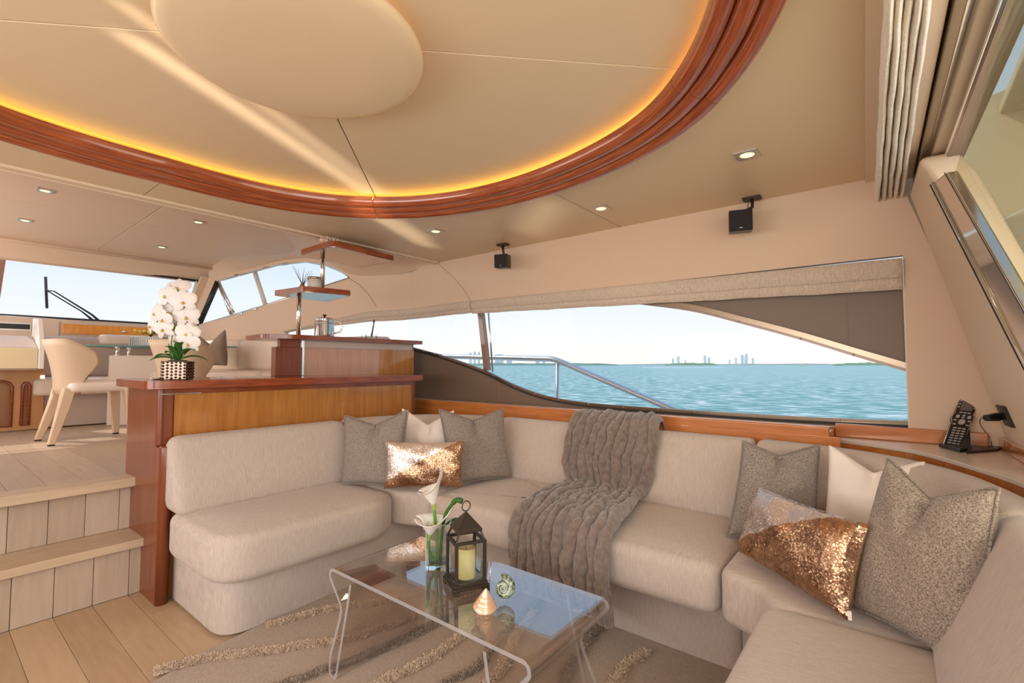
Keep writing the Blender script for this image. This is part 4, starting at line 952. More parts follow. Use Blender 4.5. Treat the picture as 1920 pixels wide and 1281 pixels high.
# ================================================================ LOOSE PILLOWS
def pillow(label, corners, T, m, chop=0.0, fold=0.0, name='throw_pillow', N=30, piping=None, seedp=0, cat='pillow', group=None, pinch=.06):
    """corners: TL, TR, BR, BL as (u, v, depth) -> real points in the room"""
    C4 = [dep(*c) for c in corners]; cen = sum(C4, Vector())/4
    TLc, TRc, BRc, BLc = [c-cen for c in C4]
    nrm_ = ((TRc-BLc).cross(TLc-BRc)).normalized()
    if nrm_.dot(FW) > 0: nrm_ = -nrm_
    up = ((TLc+TRc)-(BLc+BRc)).normalized(); hh = ((TLc+TRc)-(BLc+BRc)).length/2
    V = []; idx = {}
    def P(i, j, s_):
        u = -1+2*i/N; v = -1+2*j/N
        u2 = u*(1-pinch*(1-v*v)*(abs(u)**2)); v2 = v*(1-pinch*(1-u*u)*(abs(v)**2))
        a = (u2+1)/2; b_ = (v2+1)/2
        p = BLc*(1-a)*(1-b_)+BRc*a*(1-b_)+TLc*(1-a)*b_+TRc*a*b_
        tu = max(0, 1-u*u); tv = max(0, 1-v*v); th = T/2*(tu*tv)**.40
        th *= 1-.25*(v+1)/2*(1 if chop else 0)
        s_up = max(0, (v+.15)/1.15); s_up = s_up*s_up*(3-2*s_up) if s_up < 1 else 1
        dz = -chop*max(0, 1-abs(u)/.92)**1.15*s_up
        cr = fold*math.exp(-((u-.03)/(.10+.10*(1-v)))**2)*max(0, (v-.05))*1.2
        wr = .0035*noise.noise(Vector((u*2.2+seedp, v*2.2, seedp*1.3)))*2+.004*math.sin(6*(u+v)+seedp)*tu*tv
        return p+up*dz+nrm_*(s_*max(0, th-cr*min(1, tu*tv*4))+wr*min(1, tu*tv*5))
    for s_ in (1, -1):
        for i in range(N+1):
            for j in range(N+1):
                k = (i, j, 0 if i in (0, N) or j in (0, N) else s_)
                if k not in idx: idx[k] = len(V); V.append(P(i, j, s_))
    g = lambda i, j, s_: idx[(i, j, 0 if i in (0, N) or j in (0, N) else s_)]
    Fc = []
    for s_ in (1, -1):
        for i in range(N):
            for j in range(N):
                f = (g(i, j, s_), g(i+1, j, s_), g(i+1, j+1, s_), g(i, j+1, s_)); Fc.append(f if s_ > 0 else f[::-1])
    r_ = tag(empty(name, cen), label, cat, group)
    o = obj('cover', (V, Fc), m, r_, smooth=True); s = o.modifiers.new('u', 'SUBSURF'); s.levels = 1; s.render_levels = 1
    if piping:
        B_ = [V[g(i, 0, 1)] for i in range(N)]+[V[g(N, j, 1)] for j in range(N)]+[V[g(i, N, 1)] for i in range(N, 0, -1)]+[V[g(0, j, 1)] for j in range(N, 0, -1)]
        obj('piping', tube(B_, .0035, 6, True), piping, r_, smooth=True)
    return r_, V, g, N, nrm_, cen
pillow('taupe tweed square pillow against the left backrest end', [(646, 780, 2.84), (766, 769, 2.82), (756, 916, 2.68), (641, 908, 2.76)], .15, GREYP, .058, .05, piping=GREYP, seedp=1)
pillow('white satin pillow between two taupe pillows in the left corner', [(752, 764, 3.02), (853, 768, 2.98), (852, 905, 2.92), (752, 905, 2.94)], .13, WHITEP, .085, .03, seedp=2)
pillow('taupe tweed pillow right of the white one in the left sofa corner', [(823, 768, 2.86), (943, 767, 3.02), (958, 896, 2.90), (842, 912, 2.72)], .15, GREYP, .058, .05, piping=GREYP, seedp=3)
pillow('upright taupe tweed pillow behind the slanted sequin pillow', [(1392, 827, 2.03), (1538, 834, 1.93), (1532, 1014, 1.90), (1362, 1006, 1.95)], .14, GREYP, .040, .04, piping=GREYP, seedp=4)
pillow('white satin pillow between two taupe pillows in the right corner', [(1552, 832, 1.88), (1738, 864, 1.68), (1738, 1040, 1.62), (1538, 1015, 1.84)], .13, WHITEP, .065, .03, seedp=5)
pillow('large coarse tweed pillow at the right, nearest the camera', [(1664, 860, 1.44), (1874, 917, 1.10), (1838, 1274, 1.06), (1600, 1140, 1.37)], .17, GREYP2, .058, .05, piping=GREYP2, seedp=6, N=36)
# sequin pillows: real overlapping discs laid over the cloth
def sequin_mat(name, ax, thr):
    m = bpy.data.materials.new(name); m.use_nodes = True; n = m.node_tree; b = n.nodes['Principled BSDF']; b.inputs['Metallic'].default_value = 1
    t = n.nodes.new('ShaderNodeObjectInfo')
    return m
GOLD = mat('gold_sequin', (.83, .55, .34), .30, 1, bump='vor', bscale=420, bstr=.9, var=(.62, .36, .20), vscale=70)
SILV = mat('silver_sequin', (.86, .74, .66), .27, 1, bump='vor', bscale=420, bstr=.9, var=(.66, .55, .50), vscale=70)
def sequins(tup, split, n_u, n_v, rad_, edgem):
    r_, V, g, N, nr_, cen = tup
    rows = {'gold': [], 'silver': []}
    for a in range(n_u):
        for b_ in range(n_v):
            fu = (a+.5+.5*(b_ % 2))/n_u*N; fv = (b_+.5)/n_v*N
            fu = min(max(fu, .25), N-.25); fv = min(max(fv, .25), N-.25)
            i = min(int(fu), N-1); j = min(int(fv), N-1); du = fu-i; dv = fv-j
            A, B_, C_, D_ = V[g(i, j, 1)], V[g(i+1, j, 1)], V[g(i+1, j+1, 1)], V[g(i, j+1, 1)]
            p = A*(1-du)*(1-dv)+B_*du*(1-dv)+C_*du*dv+D_*(1-du)*dv
            nn = ((B_-A)+(C_-D_)).cross((D_-A)+(C_-B_)); 
            if nn.length < 1e-9: continue
            nn.normalize(); 
            if nn.dot(nr_) < 0: nn = -nn
            t1 = ((B_-A)+(C_-D_)).normalized(); t2 = nn.cross(t1)
            nz_ = noise.noise(p*22)*.16; j1 = random.gauss(0, .12)+nz_; j2 = random.gauss(0, .12)+.12+noise.noise(p*14+Vector((3, 1, 2)))*.18
            x1 = (t1+nn*j1).normalized(); x2 = (t2+nn*j2).normalized(); c = p+nn*.0022
            k = 'silver' if split(fu/N, fv/N+.03*noise.noise(p*30)) else 'gold'
            rows[k].append([c+(x1*math.cos(q)+x2*math.sin(q))*rad_ for q in (0, PI/3, 2*PI/3, PI, 4*PI/3, 5*PI/3)])
    for k, mm in (('gold', SEQG), ('silver', SEQS)):
        V2 = []; F2 = []
        for h in rows[k]: q = len(V2); V2 += h; F2.append(tuple(range(q, q+6)))
        me = bpy.data.meshes.new('sequins'); me.from_pydata([tuple(p) for p in V2], [], F2); me.materials.append(mm)
        o = bpy.data.objects.new('sequins', me); link(o, r_); o['kind'] = 'stuff'; o['label'] = k+' coloured sequins'
SEQG = mat('sequin_gold', (.70, .44, .28), .32, 1, var=(.52, .31, .19), vscale=60)
SEQS = mat('sequin_silver', (.90, .80, .74), .38, .9, var=(.86, .74, .67), vscale=60)
t_ = pillow('sequin lumbar pillow in the left sofa corner, silver and gold', [(722, 828, 2.66), (871, 828, 2.69), (869, 914, 2.62), (719, 917, 2.585)], .12, GOLD, 0, 0, N=26, seedp=7, cat='pillow')
sequins(t_, lambda u, v: v > .12+u*.95, 110, 62, .0030, None)
t_ = pillow('sequin lumbar pillow tilted on the right sofa corner', [(1424, 914, 1.79), (1633, 986, 1.33), (1592, 1166, 1.285), (1383, 1034, 1.75)], .13, GOLD, 0, 0, N=26, seedp=8, cat='pillow')
sequins(t_, lambda u, v: v > .05+u*1.05+.06, 120, 70, .0029, None)
obj('care_tag', tube([dep(1593, 1146, 1.285)-t_[5], dep(1594, 1163, 1.28)-t_[5]], .006, 4), WHITEP, t_[0])
pillow('brown pillow on the dinette settee behind the orchid', [(366, 626, 4.75), (424, 616, 4.65), (427, 688, 4.6), (364, 688, 4.7)], .16, mat('brown_cloth', (.27, .195, .14), .9, bump='noise', bscale=200, bstr=.4), .13, .04, seedp=9, N=16)

# ================================================================ THROW
tw = thing('throw_blanket', (2.1, 1.25, .5), 'ruched taupe plush throw draped over the backrest and seat', 'blanket')
tpath = [(2.592, .78), (2.575, .820), (2.53, .838), (2.470, .830), (2.420, .775), (2.370, .65), (2.345, .54), (2.315, .492), (2.24, .480), (2.10, .488), (1.95, .490), (1.83, .480), (1.765, .455), (1.745, .40), (1.740, .32), (1.742, .24), (1.745, .16)]
tp = resample(cat_rom([Vector((a, 0, b_)) for a, b_ in tpath], 12), 240)
NL, NW = 240, 150
yc = [(0, 1.48, 1.00), (.14, 1.50, .965), (.30, 1.50, .96), (.42, 1.43, 1.00), (.52, 1.44, .965), (.62, 1.42, .93), (.75, 1.39, .905), (.85, 1.395, .895), (1.0, 1.38, .88)]
def yb(s, k): return float(np.interp(s, [q[0] for q in yc], [q[k] for q in yc]))
V = []; RB = 10
for i, p in enumerate(tp):
    s = i/(NL-1); a = tp[max(0, i-1)]; c = tp[min(NL-1, i+1)]; t = (c-a).normalized(); nn = Vector((t.z, 0, -t.x))
    if nn.x > 0 and s > .3: nn = -nn
    nn = Vector((-abs(t.z), 0, abs(t.x))) if s > .09 else Vector((t.z*1.0, 0, -t.x))
    if s <= .09: nn = Vector((abs(t.z), 0, abs(t.x)))
    ya, yb_ = yb(s, 1), yb(s, 2)
    for j in range(NW):
        w = j/(NW-1)
        wob = .22*noise.noise(Vector((w*3.0, s*5, 1)))+.16*noise.noise(Vector((w*9, s*14, 2)))+.05*noise.noise(Vector((w*20, s*40, 7)))
        f = w*RB+wob*2.4; r1 = 1.25*abs(math.sin(PI*f))**.55-.25*(1-abs(math.sin(PI*f)))**3
        amp = .038*(.75+.5*noise.noise(Vector((math.floor(f)*3.1, s*11, 4))))
        pk_ = .009*noise.noise(Vector((w*26, s*40, 9)))+.005*noise.noise(Vector((w*70, s*90, 3)))
        edge_ = min(1, min(w, 1-w)*22)
        hem = min(1, (1-s)*30)
        y = ya+(yb_-ya)*w+.008*noise.noise(Vector((w*5, s*12, 5)))
        q = p+nn*((r1*amp+pk_)*(.25+.75*edge_)*(.3+.7*hem)+.004)
        if s > .985: q.z -= .03*max(0, noise.noise(Vector((w*6, 0, 3)))) + (.025*(w-.75)/.25 if w > .75 else 0)
        V.append(Vector((q.x, y, q.z))-Vector((2.1, 1.25, .5)))
Fc = [(i*NW+j, i*NW+j+1, (i+1)*NW+j+1, (i+1)*NW+j) for i in range(NL-1) for j in range(NW-1)]
th = obj('cloth', (V, Fc), FUR, tw, smooth=True); sm = th.modifiers.new('s', 'SOLIDIFY'); sm.thickness = .008; sm.offset = 1

# ================================================================ RUG
rg = thing('rug', (1.1, 1.0, .0), 'taupe rug with curved shaggy stripes under the coffee table', 'rug')
rpoly = [(.18, -.35), (2.0, -.35), (2.0, 2.26), (1.0, 2.215), (.88, 2.195), (.74, 2.18), (.587, 2.117), (.42, 2.03), (.25, 1.90), (.18, 1.75)]
rpoly = [(p[0], p[1]) for p in rpoly]
obj('pile', hplate([(p[0]-1.1, p[1]-1.0) for p in rpoly], .0005, .012), RUG, rg, bevel=.004)
random.seed(21)
STR = [([(500, 1176), (568, 1157), (610, 1146), (672, 1136), (725, 1130), (790, 1116)], 1, .030), ([(290, 1262), (360, 1243), (449, 1229), (516, 1222), (568, 1212), (620, 1207), (672, 1196), (724, 1178), (803, 1150), (900, 1118)], 1, .032),
       ([(470, 1310), (553, 1280), (594, 1264), (651, 1246), (698, 1227), (745, 1209), (787, 1188), (828, 1168), (900, 1135)], 0, .030), ([(690, 1300), (719, 1280), (766, 1259), (808, 1236), (844, 1212), (880, 1181), (922, 1144), (990, 1098)], 1, .032),
       ([(820, 1300), (844, 1280), (886, 1261), (906, 1241), (922, 1217), (960, 1180), (1010, 1130)], 0, .022), ([(900, 1300), (917, 1280), (938, 1261), (948, 1240), (966, 1199), (1000, 1150)], 1, .030),
       ([(1050, 1310), (1058, 1280), (1068, 1256), (1089, 1225), (1118, 1185), (1150, 1165)], 0, .026), ([(1130, 1310), (1157, 1280), (1172, 1251), (1198, 1235), (1214, 1226)], 1, .026)]
for pxs, light, wd_ in STR:
    line = resample(cat_rom([at(u, v, z=.012) for u, v in pxs], 6), 400); V = []; Fc = []; Lc = sum((b_-a).length for a, b_ in zip(line, line[1:]))
    for k in range(int(Lc*3400)):
        i = random.randrange(399); p = line[i].lerp(line[i+1], random.random()); t = (line[i+1]-line[i]).normalized(); nn = Vector((-t.y, t.x, 0))
        o_ = random.uniform(-1, 1); wv = 1+.35*noise.noise(p*25); p = p+nn*o_*wd_/2*wv; h = .018*(1-.5*o_*o_)*random.uniform(.6, 1.2); a = random.random()*6.28; r_ = .0042
        tip = p+Vector((random.gauss(0, .007), random.gauss(0, .007), h)); q = len(V)
        for m_ in range(3): V.append(p+Vector((r_*math.cos(a+m_*2.094), r_*math.sin(a+m_*2.094), -.004)))
        for m_ in range(3): V.append(tip+Vector((r_*.75*math.cos(a+m_*2.094+.5), r_*.75*math.sin(a+m_*2.094+.5), random.uniform(-.002, .002))))
        Fc += [(q, q+1, q+4, q+3), (q+1, q+2, q+5, q+4), (q+2, q, q+3, q+5), (q+3, q+4, q+5)]
    me = bpy.data.meshes.new('shag_stripe'); me.from_pydata([tuple(v-Vector((1.1, 1.0, 0))) for v in V], [], Fc); me.materials.append(SHAG if light else SHAGD)
    o = bpy.data.objects.new('shag_stripe', me); link(o, rg); o['kind'] = 'stuff'; o['label'] = 'raised shaggy stripe, pale wool' if light else 'raised shaggy stripe, darker wool'

# ================================================================ COFFEE TABLE
ct = thing('coffee_table', (1.215, 1.2, .012), 'clear acrylic waterfall coffee table standing on the rug', 'table')
def arc(cy, cz, r, a0, a1, n=8): return [(cy+r*math.cos(math.radians(a0+(a1-a0)*k/n)), cz+r*math.sin(math.radians(a0+(a1-a0)*k/n))) for k in range(n+1)]
th_ = .012
rt = [(1.0+0, .394)]+[(1.635, .394)]+arc(1.640, .372, .022, 90, -40)+[(1.59, .285)]+[(1.585, .262), (1.592, .235)]+[(1.650, .085)]+arc(1.632, .036, .022, 10, -170, 8)+[(1.545, .300), (1.530, .372)]
lf = [(1.0, .394), (.775, .394)]+arc(.765, .372, .022, 90, 220)+[(.835, .262)]+[(.842, .240), (.838, .215)]+[(.772, .085)]+arc(.790, .036, .022, 170, 350, 8)+[(.882, .300), (.895, .372)]
def sheet(path, x0, x1, t):
    P = [Vector((a, b_)) for a, b_ in path]; n = len(P); up_ = []; dn = []
    for i, p in enumerate(P):
        a = P[max(0, i-1)]; c = P[min(n-1, i+1)]; tg = (c-a).normalized(); nn = Vector((-tg.y, tg.x))*t/2; up_.append(p+nn); dn.append(p-nn)
    V = []; Fc = []
    for x in (x0, x1):
        for q in up_: V.append((x, q.x, q.y))
        for q in dn: V.append((x, q.x, q.y))
    m_ = 2*n
    for i in range(n-1):
        Fc += [(i, i+1, n+i+1, n+i), (m_+i+1, m_+i, m_+n+i, m_+n+i+1), (i+1, i, m_+i, m_+i+1), (n+i, n+i+1, m_+n+i+1, m_+n+i)]
    Fc += [(0, n, m_+n, m_), (n-1, m_+n-1, m_+2*n-1, 2*n-1)]
    return V, Fc
full = lf[::-1][:-1]+rt[1:]
o = CP(ct, 'acrylic_sheet', sheet(full, 1.003, 1.425, th_), ACRYL); o.data.materials.append(ACRYLE)
for p_ in o.data.polygons:
    if abs(p_.normal.x) > .9: p_.material_index = 1
# reflections come out of the sheet itself
# ---- vase and calla lilies
zT = .4005
va = thing('vase', (1.255, 1.345, zT), 'clear square glass vase with water holding calla lilies', 'vase', rot=(0, 0, math.radians(38)))
s_ = .043
def shell(s0, s1, z0, z1, zf): # thick-walled square tumbler
    V = []
    for s, z in ((s0, z0), (s0, z1), (s1, z1), (s1, zf)): V += [(-s, -s, z), (s, -s, z), (s, s, z), (-s, s, z)]
    Fc = [(3, 2, 1, 0), (12, 13, 14, 15)]
    for k in range(3):
        for j in range(4): Fc.append((k*4+j, k*4+(j+1) % 4, k*4+4+(j+1) % 4, k*4+4+j))
    return V, Fc
L(va, 'glass_body', shell(s_, s_-.0045, 0, .165, .022), acrylic('vase_glass', (.93, .965, .955), .75))
L(va, 'rim', tube([(-s_+.002, -s_+.002, .165), (s_-.002, -s_+.002, .165), (s_-.002, s_-.002, .165), (-s_+.002, s_-.002, .165)], .0016, 6, True), ACRYLE)
for x_, y_ in ((-1, -1), (1, -1), (1, 1), (-1, 1)): L(va, 'corner', tube([(x_*(s_-.0015), y_*(s_-.0015), .002), (x_*(s_-.0015), y_*(s_-.0015), .165)], .0016, 6), ACRYLE)  # pale tubes imitate the bright light along the glass edges
L(va, 'thick_base', b2(-s_+.001, s_-.001, -s_+.001, s_-.001, .001, .021), CLEARG, bevel=.002)
L(va, 'water', b2(-s_+.0047, s_-.0047, -s_+.0047, s_-.0047, .0225, .062), acrylic('water', (.92, .97, .94), .3))
def vp(u, v, d=1.80): return dep(u, v, d)
def calla(name, base, tip, mouth, wpx, d, label, stem):
    b_ = vp(*base, d); tp_ = vp(*tip, d-.01); mo = vp(*mouth, d); r_ = thing(name, b_, label, 'flower')
    ax = ((tp_-b_)*.35+(mo-b_)*.65); hgt = ax.length; ax.normalize(); side = (tp_-b_)-ax*(tp_-b_).dot(ax); sl = side.length; side.normalize(); bi = ax.cross(side)
    R0 = wpx*d/900/2; V = []; Fc = []; n, m_ = 14, 26; toplen = (tp_-b_).dot(ax)
    for i in range(n+1):
        t = i/n
        for j in range(m_+1):
            a = -PI*.97+2*PI*.97*j/m_; ca = math.cos(a)
            front = ((1+ca)/2)**5
            hl = hgt*(.60+.22*(1+ca)/2)+(toplen-hgt*.82)*front
            r = .007+R0*.85*(t**.95)*(1-.0*front)+.25*R0*max(0, t-.8)*5*(1-front)
            r = r*(1-front*.35*t)+front*sl*.9*t*t*.55
            ov = .06*R0*(j/m_-.5)
            V.append(ax*(hl*t-.10*R0*max(0, t-.85)*6*(1-front))+side*(r*ca)+bi*(r*math.sin(a)*(1-front*.5*t))+bi*0)
    for i in range(n):
        for j in range(m_): Fc.append((i*(m_+1)+j, i*(m_+1)+j+1, (i+1)*(m_+1)+j+1, (i+1)*(m_+1)+j))
    L(r_, 'spathe', (V, Fc), mat('calla_white', (.86, .76, .68), .4, sub=.15), smooth=True, solid=.0012)
    L(r_, 'calyx', lathe([(.0001, -.03), (.0065, -.02), (.0085, 0), (.0078, .012), (.0001, .02)], seg=12), mat('calla_green', (.28, .42, .06), .4), smooth=True).rotation_euler = ax.to_track_quat('Z', 'Y').to_euler()
    L(r_, 'spadix', tube([ax*.01, ax*hgt*.55], [.005, .003], 8), YEL, smooth=True)
    L(r_, 'stem', tube(cat_rom([Vector((0, 0, 0))-ax*.02]+[vp(*q)-b_ for q in stem], 6), .0062, 10), STEMG, smooth=True)
calla('calla_lily', (813, 946), (821, 872), (803, 915), 46, 1.79, 'taller white calla lily opening upward in the glass vase', [(816, 975, 1.79), (820, 1010, 1.79), (816, 1055, 1.79)])
calla('calla_lily', (806, 1003), (839, 949), (806, 968), 60, 1.76, 'lower white calla lily leaning left over the vase rim', [(804, 1030, 1.77), (810, 1045, 1.785), (822, 1058, 1.79)])
bl = thing('calla_bud', vp(826, 1055, 1.80), 'dark green bent bud stem reaching right from the vase', 'flower')
bz_ = bl.location.copy()
L(bl, 'stem', tube(cat_rom([vp(824, 1057, 1.80)-bz_, vp(828, 1010, 1.80)-bz_, vp(834, 968, 1.78)-bz_, vp(846, 948, 1.77)-bz_, vp(856, 938, 1.76)-bz_, vp(866, 940, 1.75)-bz_], 6), [.0062]*20+[.009]*6+[.010]*5, 10), GREEN, smooth=True)
L(bl, 'leaf', leaf(.09, .013, dirang(.3, .1), .04, .03), GREEN, smooth=True, solid=.002).location = vp(831, 990, 1.80)-bz_
# ---- lantern and candle
ln = thing('lantern', (1.205, 1.160, zT), 'dark bronze open lantern with pyramid roof and ring on the coffee table', 'lantern', rot=(0, 0, math.radians(-27)))
a_ = .062
for x in (-1, 1):
    for y in (-1, 1):
        L(ln, 'foot', box(x*(a_-.010), y*(a_-.010), .006, .022, .022, .012), BRONZE, bevel=.001)
        L(ln, 'post', box(x*.049, y*.049, .0955, .0105, .0105, .128), BRONZE, bevel=.001)
        t0_ = Vector((x*.050, y*.050, .162)); t1_ = Vector((x*.037, y*.037, .194))
        L(ln, 'roof_strut', tube([t0_, t1_], .0040, 4), BRONZE)
L(ln, 'base', [box(0, 0, .017, 2*a_, 2*a_, .010), box(0, 0, .026, .116, .116, .010)], BRONZE, bevel=.0015)
L(ln, 'top_frame', [box(0, .049, .160, .1085, .0105, .009), box(0, -.049, .160, .1085, .0105, .009), box(.049, 0, .160, .0105, .0875, .009), box(-.049, 0, .160, .0105, .0875, .009)], BRONZE, bevel=.001)
L(ln, 'glass_pane', b2(-.044, .044, .0485, .0497, .031, .156), CLEARG); L(ln, 'glass_pane', b2(-.044, .044, -.0497, -.0485, .031, .156), CLEARG)
L(ln, 'glass_pane', b2(.0485, .0497, -.044, .044, .031, .156), CLEARG); L(ln, 'glass_pane', b2(-.0497, -.0485, -.044, .044, .031, .156), CLEARG)
q_ = .043
L(ln, 'roof', ([(-q_, -q_, .190), (q_, -q_, .190), (q_, q_, .190), (-q_, q_, .190), (-q_, -q_, .200), (q_, -q_, .200), (q_, q_, .200), (-q_, q_, .200), (-.004, -.004, .246), (.004, -.004, .246), (.004, .004, .246), (-.004, .004, .246)],
   [(3, 2, 1, 0), (8, 9, 10, 11)]+[(k+j, k+(j+1) % 4, k+4+(j+1) % 4, k+4+j) for k in (0, 4) for j in range(4)]), BRONZE, bevel=.001)
L(ln, 'ring', tube([(.0165*math.cos(t), .0, .267+.0165*math.sin(t)) for t in [2*PI*k/28 for k in range(28)]], .0020, 8, True), BRONZE, smooth=True, rot=(0, 0, math.radians(15)))
L(ln, 'ring_lug', lathe([(.0001, .244), (.004, .246), (.003, .252), (.0001, .253)], seg=10), BRONZE, smooth=True)
cdl = thing('candle', (1.205, 1.160, zT+.0312), 'thick pale yellow pillar candle inside the lantern', 'candle')
L(cdl, 'wax', lathe([(.0001, 0), (.031, 0), (.0325, .003), (.0325, .096), (.031, .100), (.026, .097), (.015, .090), (.0001, .088)], seg=36), mat('candle_wax', (.86, .68, .30), .45, sub=.3, bump='noise', bscale=60, bstr=.2), smooth=True)
L(cdl, 'wick', tube([(0, 0, .088), (.001, 0, .095), (.003, 0, .099)], .0011, 6), BLACK)
# ---- shells
sa = thing('top_shell', (*at(909, 1141, z=zT)[:2], zT), 'pearly peach cone shaped seashell on the coffee table', 'shell')
pr = []
for k in range(60):
    t = k/59; r = .036*(1-t)**.88+.0006; pr.append((max(.0003, r*(1+.010*math.sin(t*30))), .004+t*.064))
pr = [(.0001, .006), (.026, .0), (.034, .001)]+pr
L(sa, 'shell_body', lathe(pr, seg=36), mat('pearl_peach', (.86, .58, .38), .25, .35, var=(.80, .48, .28), vscale=40, coat=.6), smooth=True)
sa.rotation_euler = (.16, -.22, .3); sa.location.z += .003
sb = thing('turban_shell', (*at(944, 1129, z=zT)[:2], zT+.042), 'green banded turban shell with a spiral on edge beside the peach shell', 'shell')
fc_ = (-FW+RT*-.25).normalized(); fc_.z = .25; fc_.normalize(); sb.rotation_euler = fc_.to_track_quat('Z', 'Y').to_euler()
GS = bpy.data.materials.new('green_shell'); GS.use_nodes = True; n_ = GS.node_tree; b_ = n_.nodes['Principled BSDF']; b_.inputs['Roughness'].default_value = .25; b_.inputs['Coat Weight'].default_value = .6
wv = n_.nodes.new('ShaderNodeTexNoise'); wv.inputs['Scale'].default_value = 90; rr = n_.nodes.new('ShaderNodeValToRGB'); rr.color_ramp.elements[0].position = .42; rr.color_ramp.elements[1].position = .62
rr.color_ramp.elements[0].color = (.045, .075, .030, 1); rr.color_ramp.elements[1].color = (.32, .40, .26, 1)
tcc = n_.nodes.new('ShaderNodeTexCoord'); n_.links.new(tcc.outputs['Object'], wv.inputs[0]); n_.links.new(wv.outputs[0], rr.inputs[0]); n_.links.new(rr.outputs[0], b_.inputs['Base Color'])
V = []; Fc = []; turns = 3.3; n = 150; m_ = 12
for i in range(n+1):
    t = i/n; a = t*turns*2*PI; g_ = math.exp(2.1*(t-1)); R1 = .0255*g_; r1 = .0178*g_
    c_ = Vector((R1*math.cos(a), R1*math.sin(a), -.022*g_+.010))
    for j in range(m_):
        b2_ = 2*PI*j/m_; V.append(c_+Vector((math.cos(a)*math.cos(b2_), math.sin(a)*math.cos(b2_), 0))*r1+Vector((0, 0, math.sin(b2_)*r1*.9)))
for i in range(n):
    for j in range(m_): Fc.append((i*m_+j, i*m_+(j+1) % m_, (i+1)*m_+(j+1) % m_, (i+1)*m_+j))
Fc += [tuple(range(m_)), tuple(n*m_+j for j in range(m_))[::-1]]
L(sb, 'whorl', (V, Fc), GS, smooth=True)
L(sb, 'spiral_line', tube([Vector((.0255*g_*math.cos(a), .0255*g_*math.sin(a), -.022*g_+.010+.0178*g_*.9+.0004)) for a, g_ in [(t*turns*2*PI, math.exp(2.1*(t-1))) for t in [k/120 for k in range(20, 119)]]], .0009, 5), mat('pearl_line', (.75, .74, .66), .3), smooth=True)

# ================================================================ SPEAKERS, LIGHTS
def speaker(c, s, faceang, tilt, plate_, label):
    r_ = thing('speaker', c, label, 'speaker')
    M3 = (Matrix.Rotation(faceang, 3, 'Z') @ Matrix.Rotation(tilt, 3, 'X'))
    def T(g): return ([M3 @ Vector(v) for v in g[0]], g[1])
    L(r_, 'cabinet', T(box(0, .006, 0, s, s*.86, s*.98)), BLACK, bevel=.005, seg=3)
    L(r_, 'grille', T(box(0, -s*.43+.001, 0, s*.95, .008, s*.93)), mat('speaker_cloth', (.022, .016, .016), .8, bump='noise', bscale=900, bstr=.5), bevel=.003)
    p = Vector(plate_)-Vector(c)
    L(r_, 'badge', T(box(0, -s*.43-.0035, -s*.36, s*.12, .001, s*.022)), STEELB)
    bk = M3 @ Vector((0, s*.40, 0))
    L(r_, 'arm', tube([p+Vector((0, 0, -.01)), p+Vector((.005, 0, -.05)), (p*.4+bk*.6)+Vector((.0, 0, .01)), bk+Vector((0, 0, .0)), bk*.8], .0085, 10), BRONZE, smooth=True)
    L(r_, 'mount_plate', hplate(round_poly([(p.x-.032, p.y-.045), (p.x+.032, p.y-.045), (p.x+.032, p.y+.045), (p.x-.032, p.y+.045)], .015, 3), p.z-.012, p.z), BRONZE, bevel=.004)
    L(r_, 'cable', tube([p+Vector((.01, .02, -.01)), p+Vector((.03, .03, -.05)), bk*.9+Vector((.02, 0, -.0))], .002, 6), BLACK)
fa = lambda dx, dd: math.atan2((RT*dx+FH*dd).y, (RT*dx+FH*dd).x)+PI/2
speaker((2.708, .615, 1.905), .112, fa(-.42, -1), .08, (2.80, .575, 2.05), 'small black cube speaker on a ceiling arm nearest the door blind')
speaker((2.705, 2.245, 1.912), .100, fa(-.35, -1), .05, (2.735, 2.265, 2.05), 'small black cube speaker on a ceiling arm nearest the bar shelves')
def downlight(x, y, z, s, label, group=None):
    r_ = thing('ceiling_light', (x, y, z), label, 'light', group)
    L(r_, 'trim_plate', plate([(-s, -s), (s, -s), (s, s), (-s, s)], [[(s*.62*math.cos(-t), s*.62*math.sin(-t)) for t in [2*PI*k/20 for k in range(20)]]], lambda a, b_: (a, b_, -.006), lambda a, b_: (a, b_, 0)), STEELB, bevel=.001)
    L(r_, 'lamp', lathe([(.0001, -.004), (s*.60, -.004), (s*.60, -.001), (.0001, -.001)], seg=20), LAMP)
    d = bpy.data.lights.new('spot', 'SPOT'); d.energy = 5; d.spot_size = 1.9; d.spot_blend = .8; d.color = (1, .80, .55); d.shadow_soft_size = .03
    lo_ = bpy.data.objects.new('lamp_beam', d); link(lo_, r_); lo_.location = (0, 0, -.012)
downlight(2.20, .467, 2.05, .046, 'square steel ceiling downlight nearest the door blind')
downlight(2.445, 1.293, 2.05, .046, 'square steel ceiling downlight between the two black speakers')
downlight(2.176, 2.39, 2.05, .046, 'square steel ceiling downlight nearest the bar shelves')
for x, y, lb in ((.51, 4.286, 'far left downlight in the raised dinette ceiling, nearer row'), (1.389, 4.288, 'downlight right of the seam in the dinette ceiling, nearer row'), (.518, 5.229, 'left downlight in the dinette ceiling nearest the windshield'), (1.449, 5.395, 'right downlight in the dinette ceiling nearest the windshield')):
    downlight(x, y, fc(x, y), .042, lb)

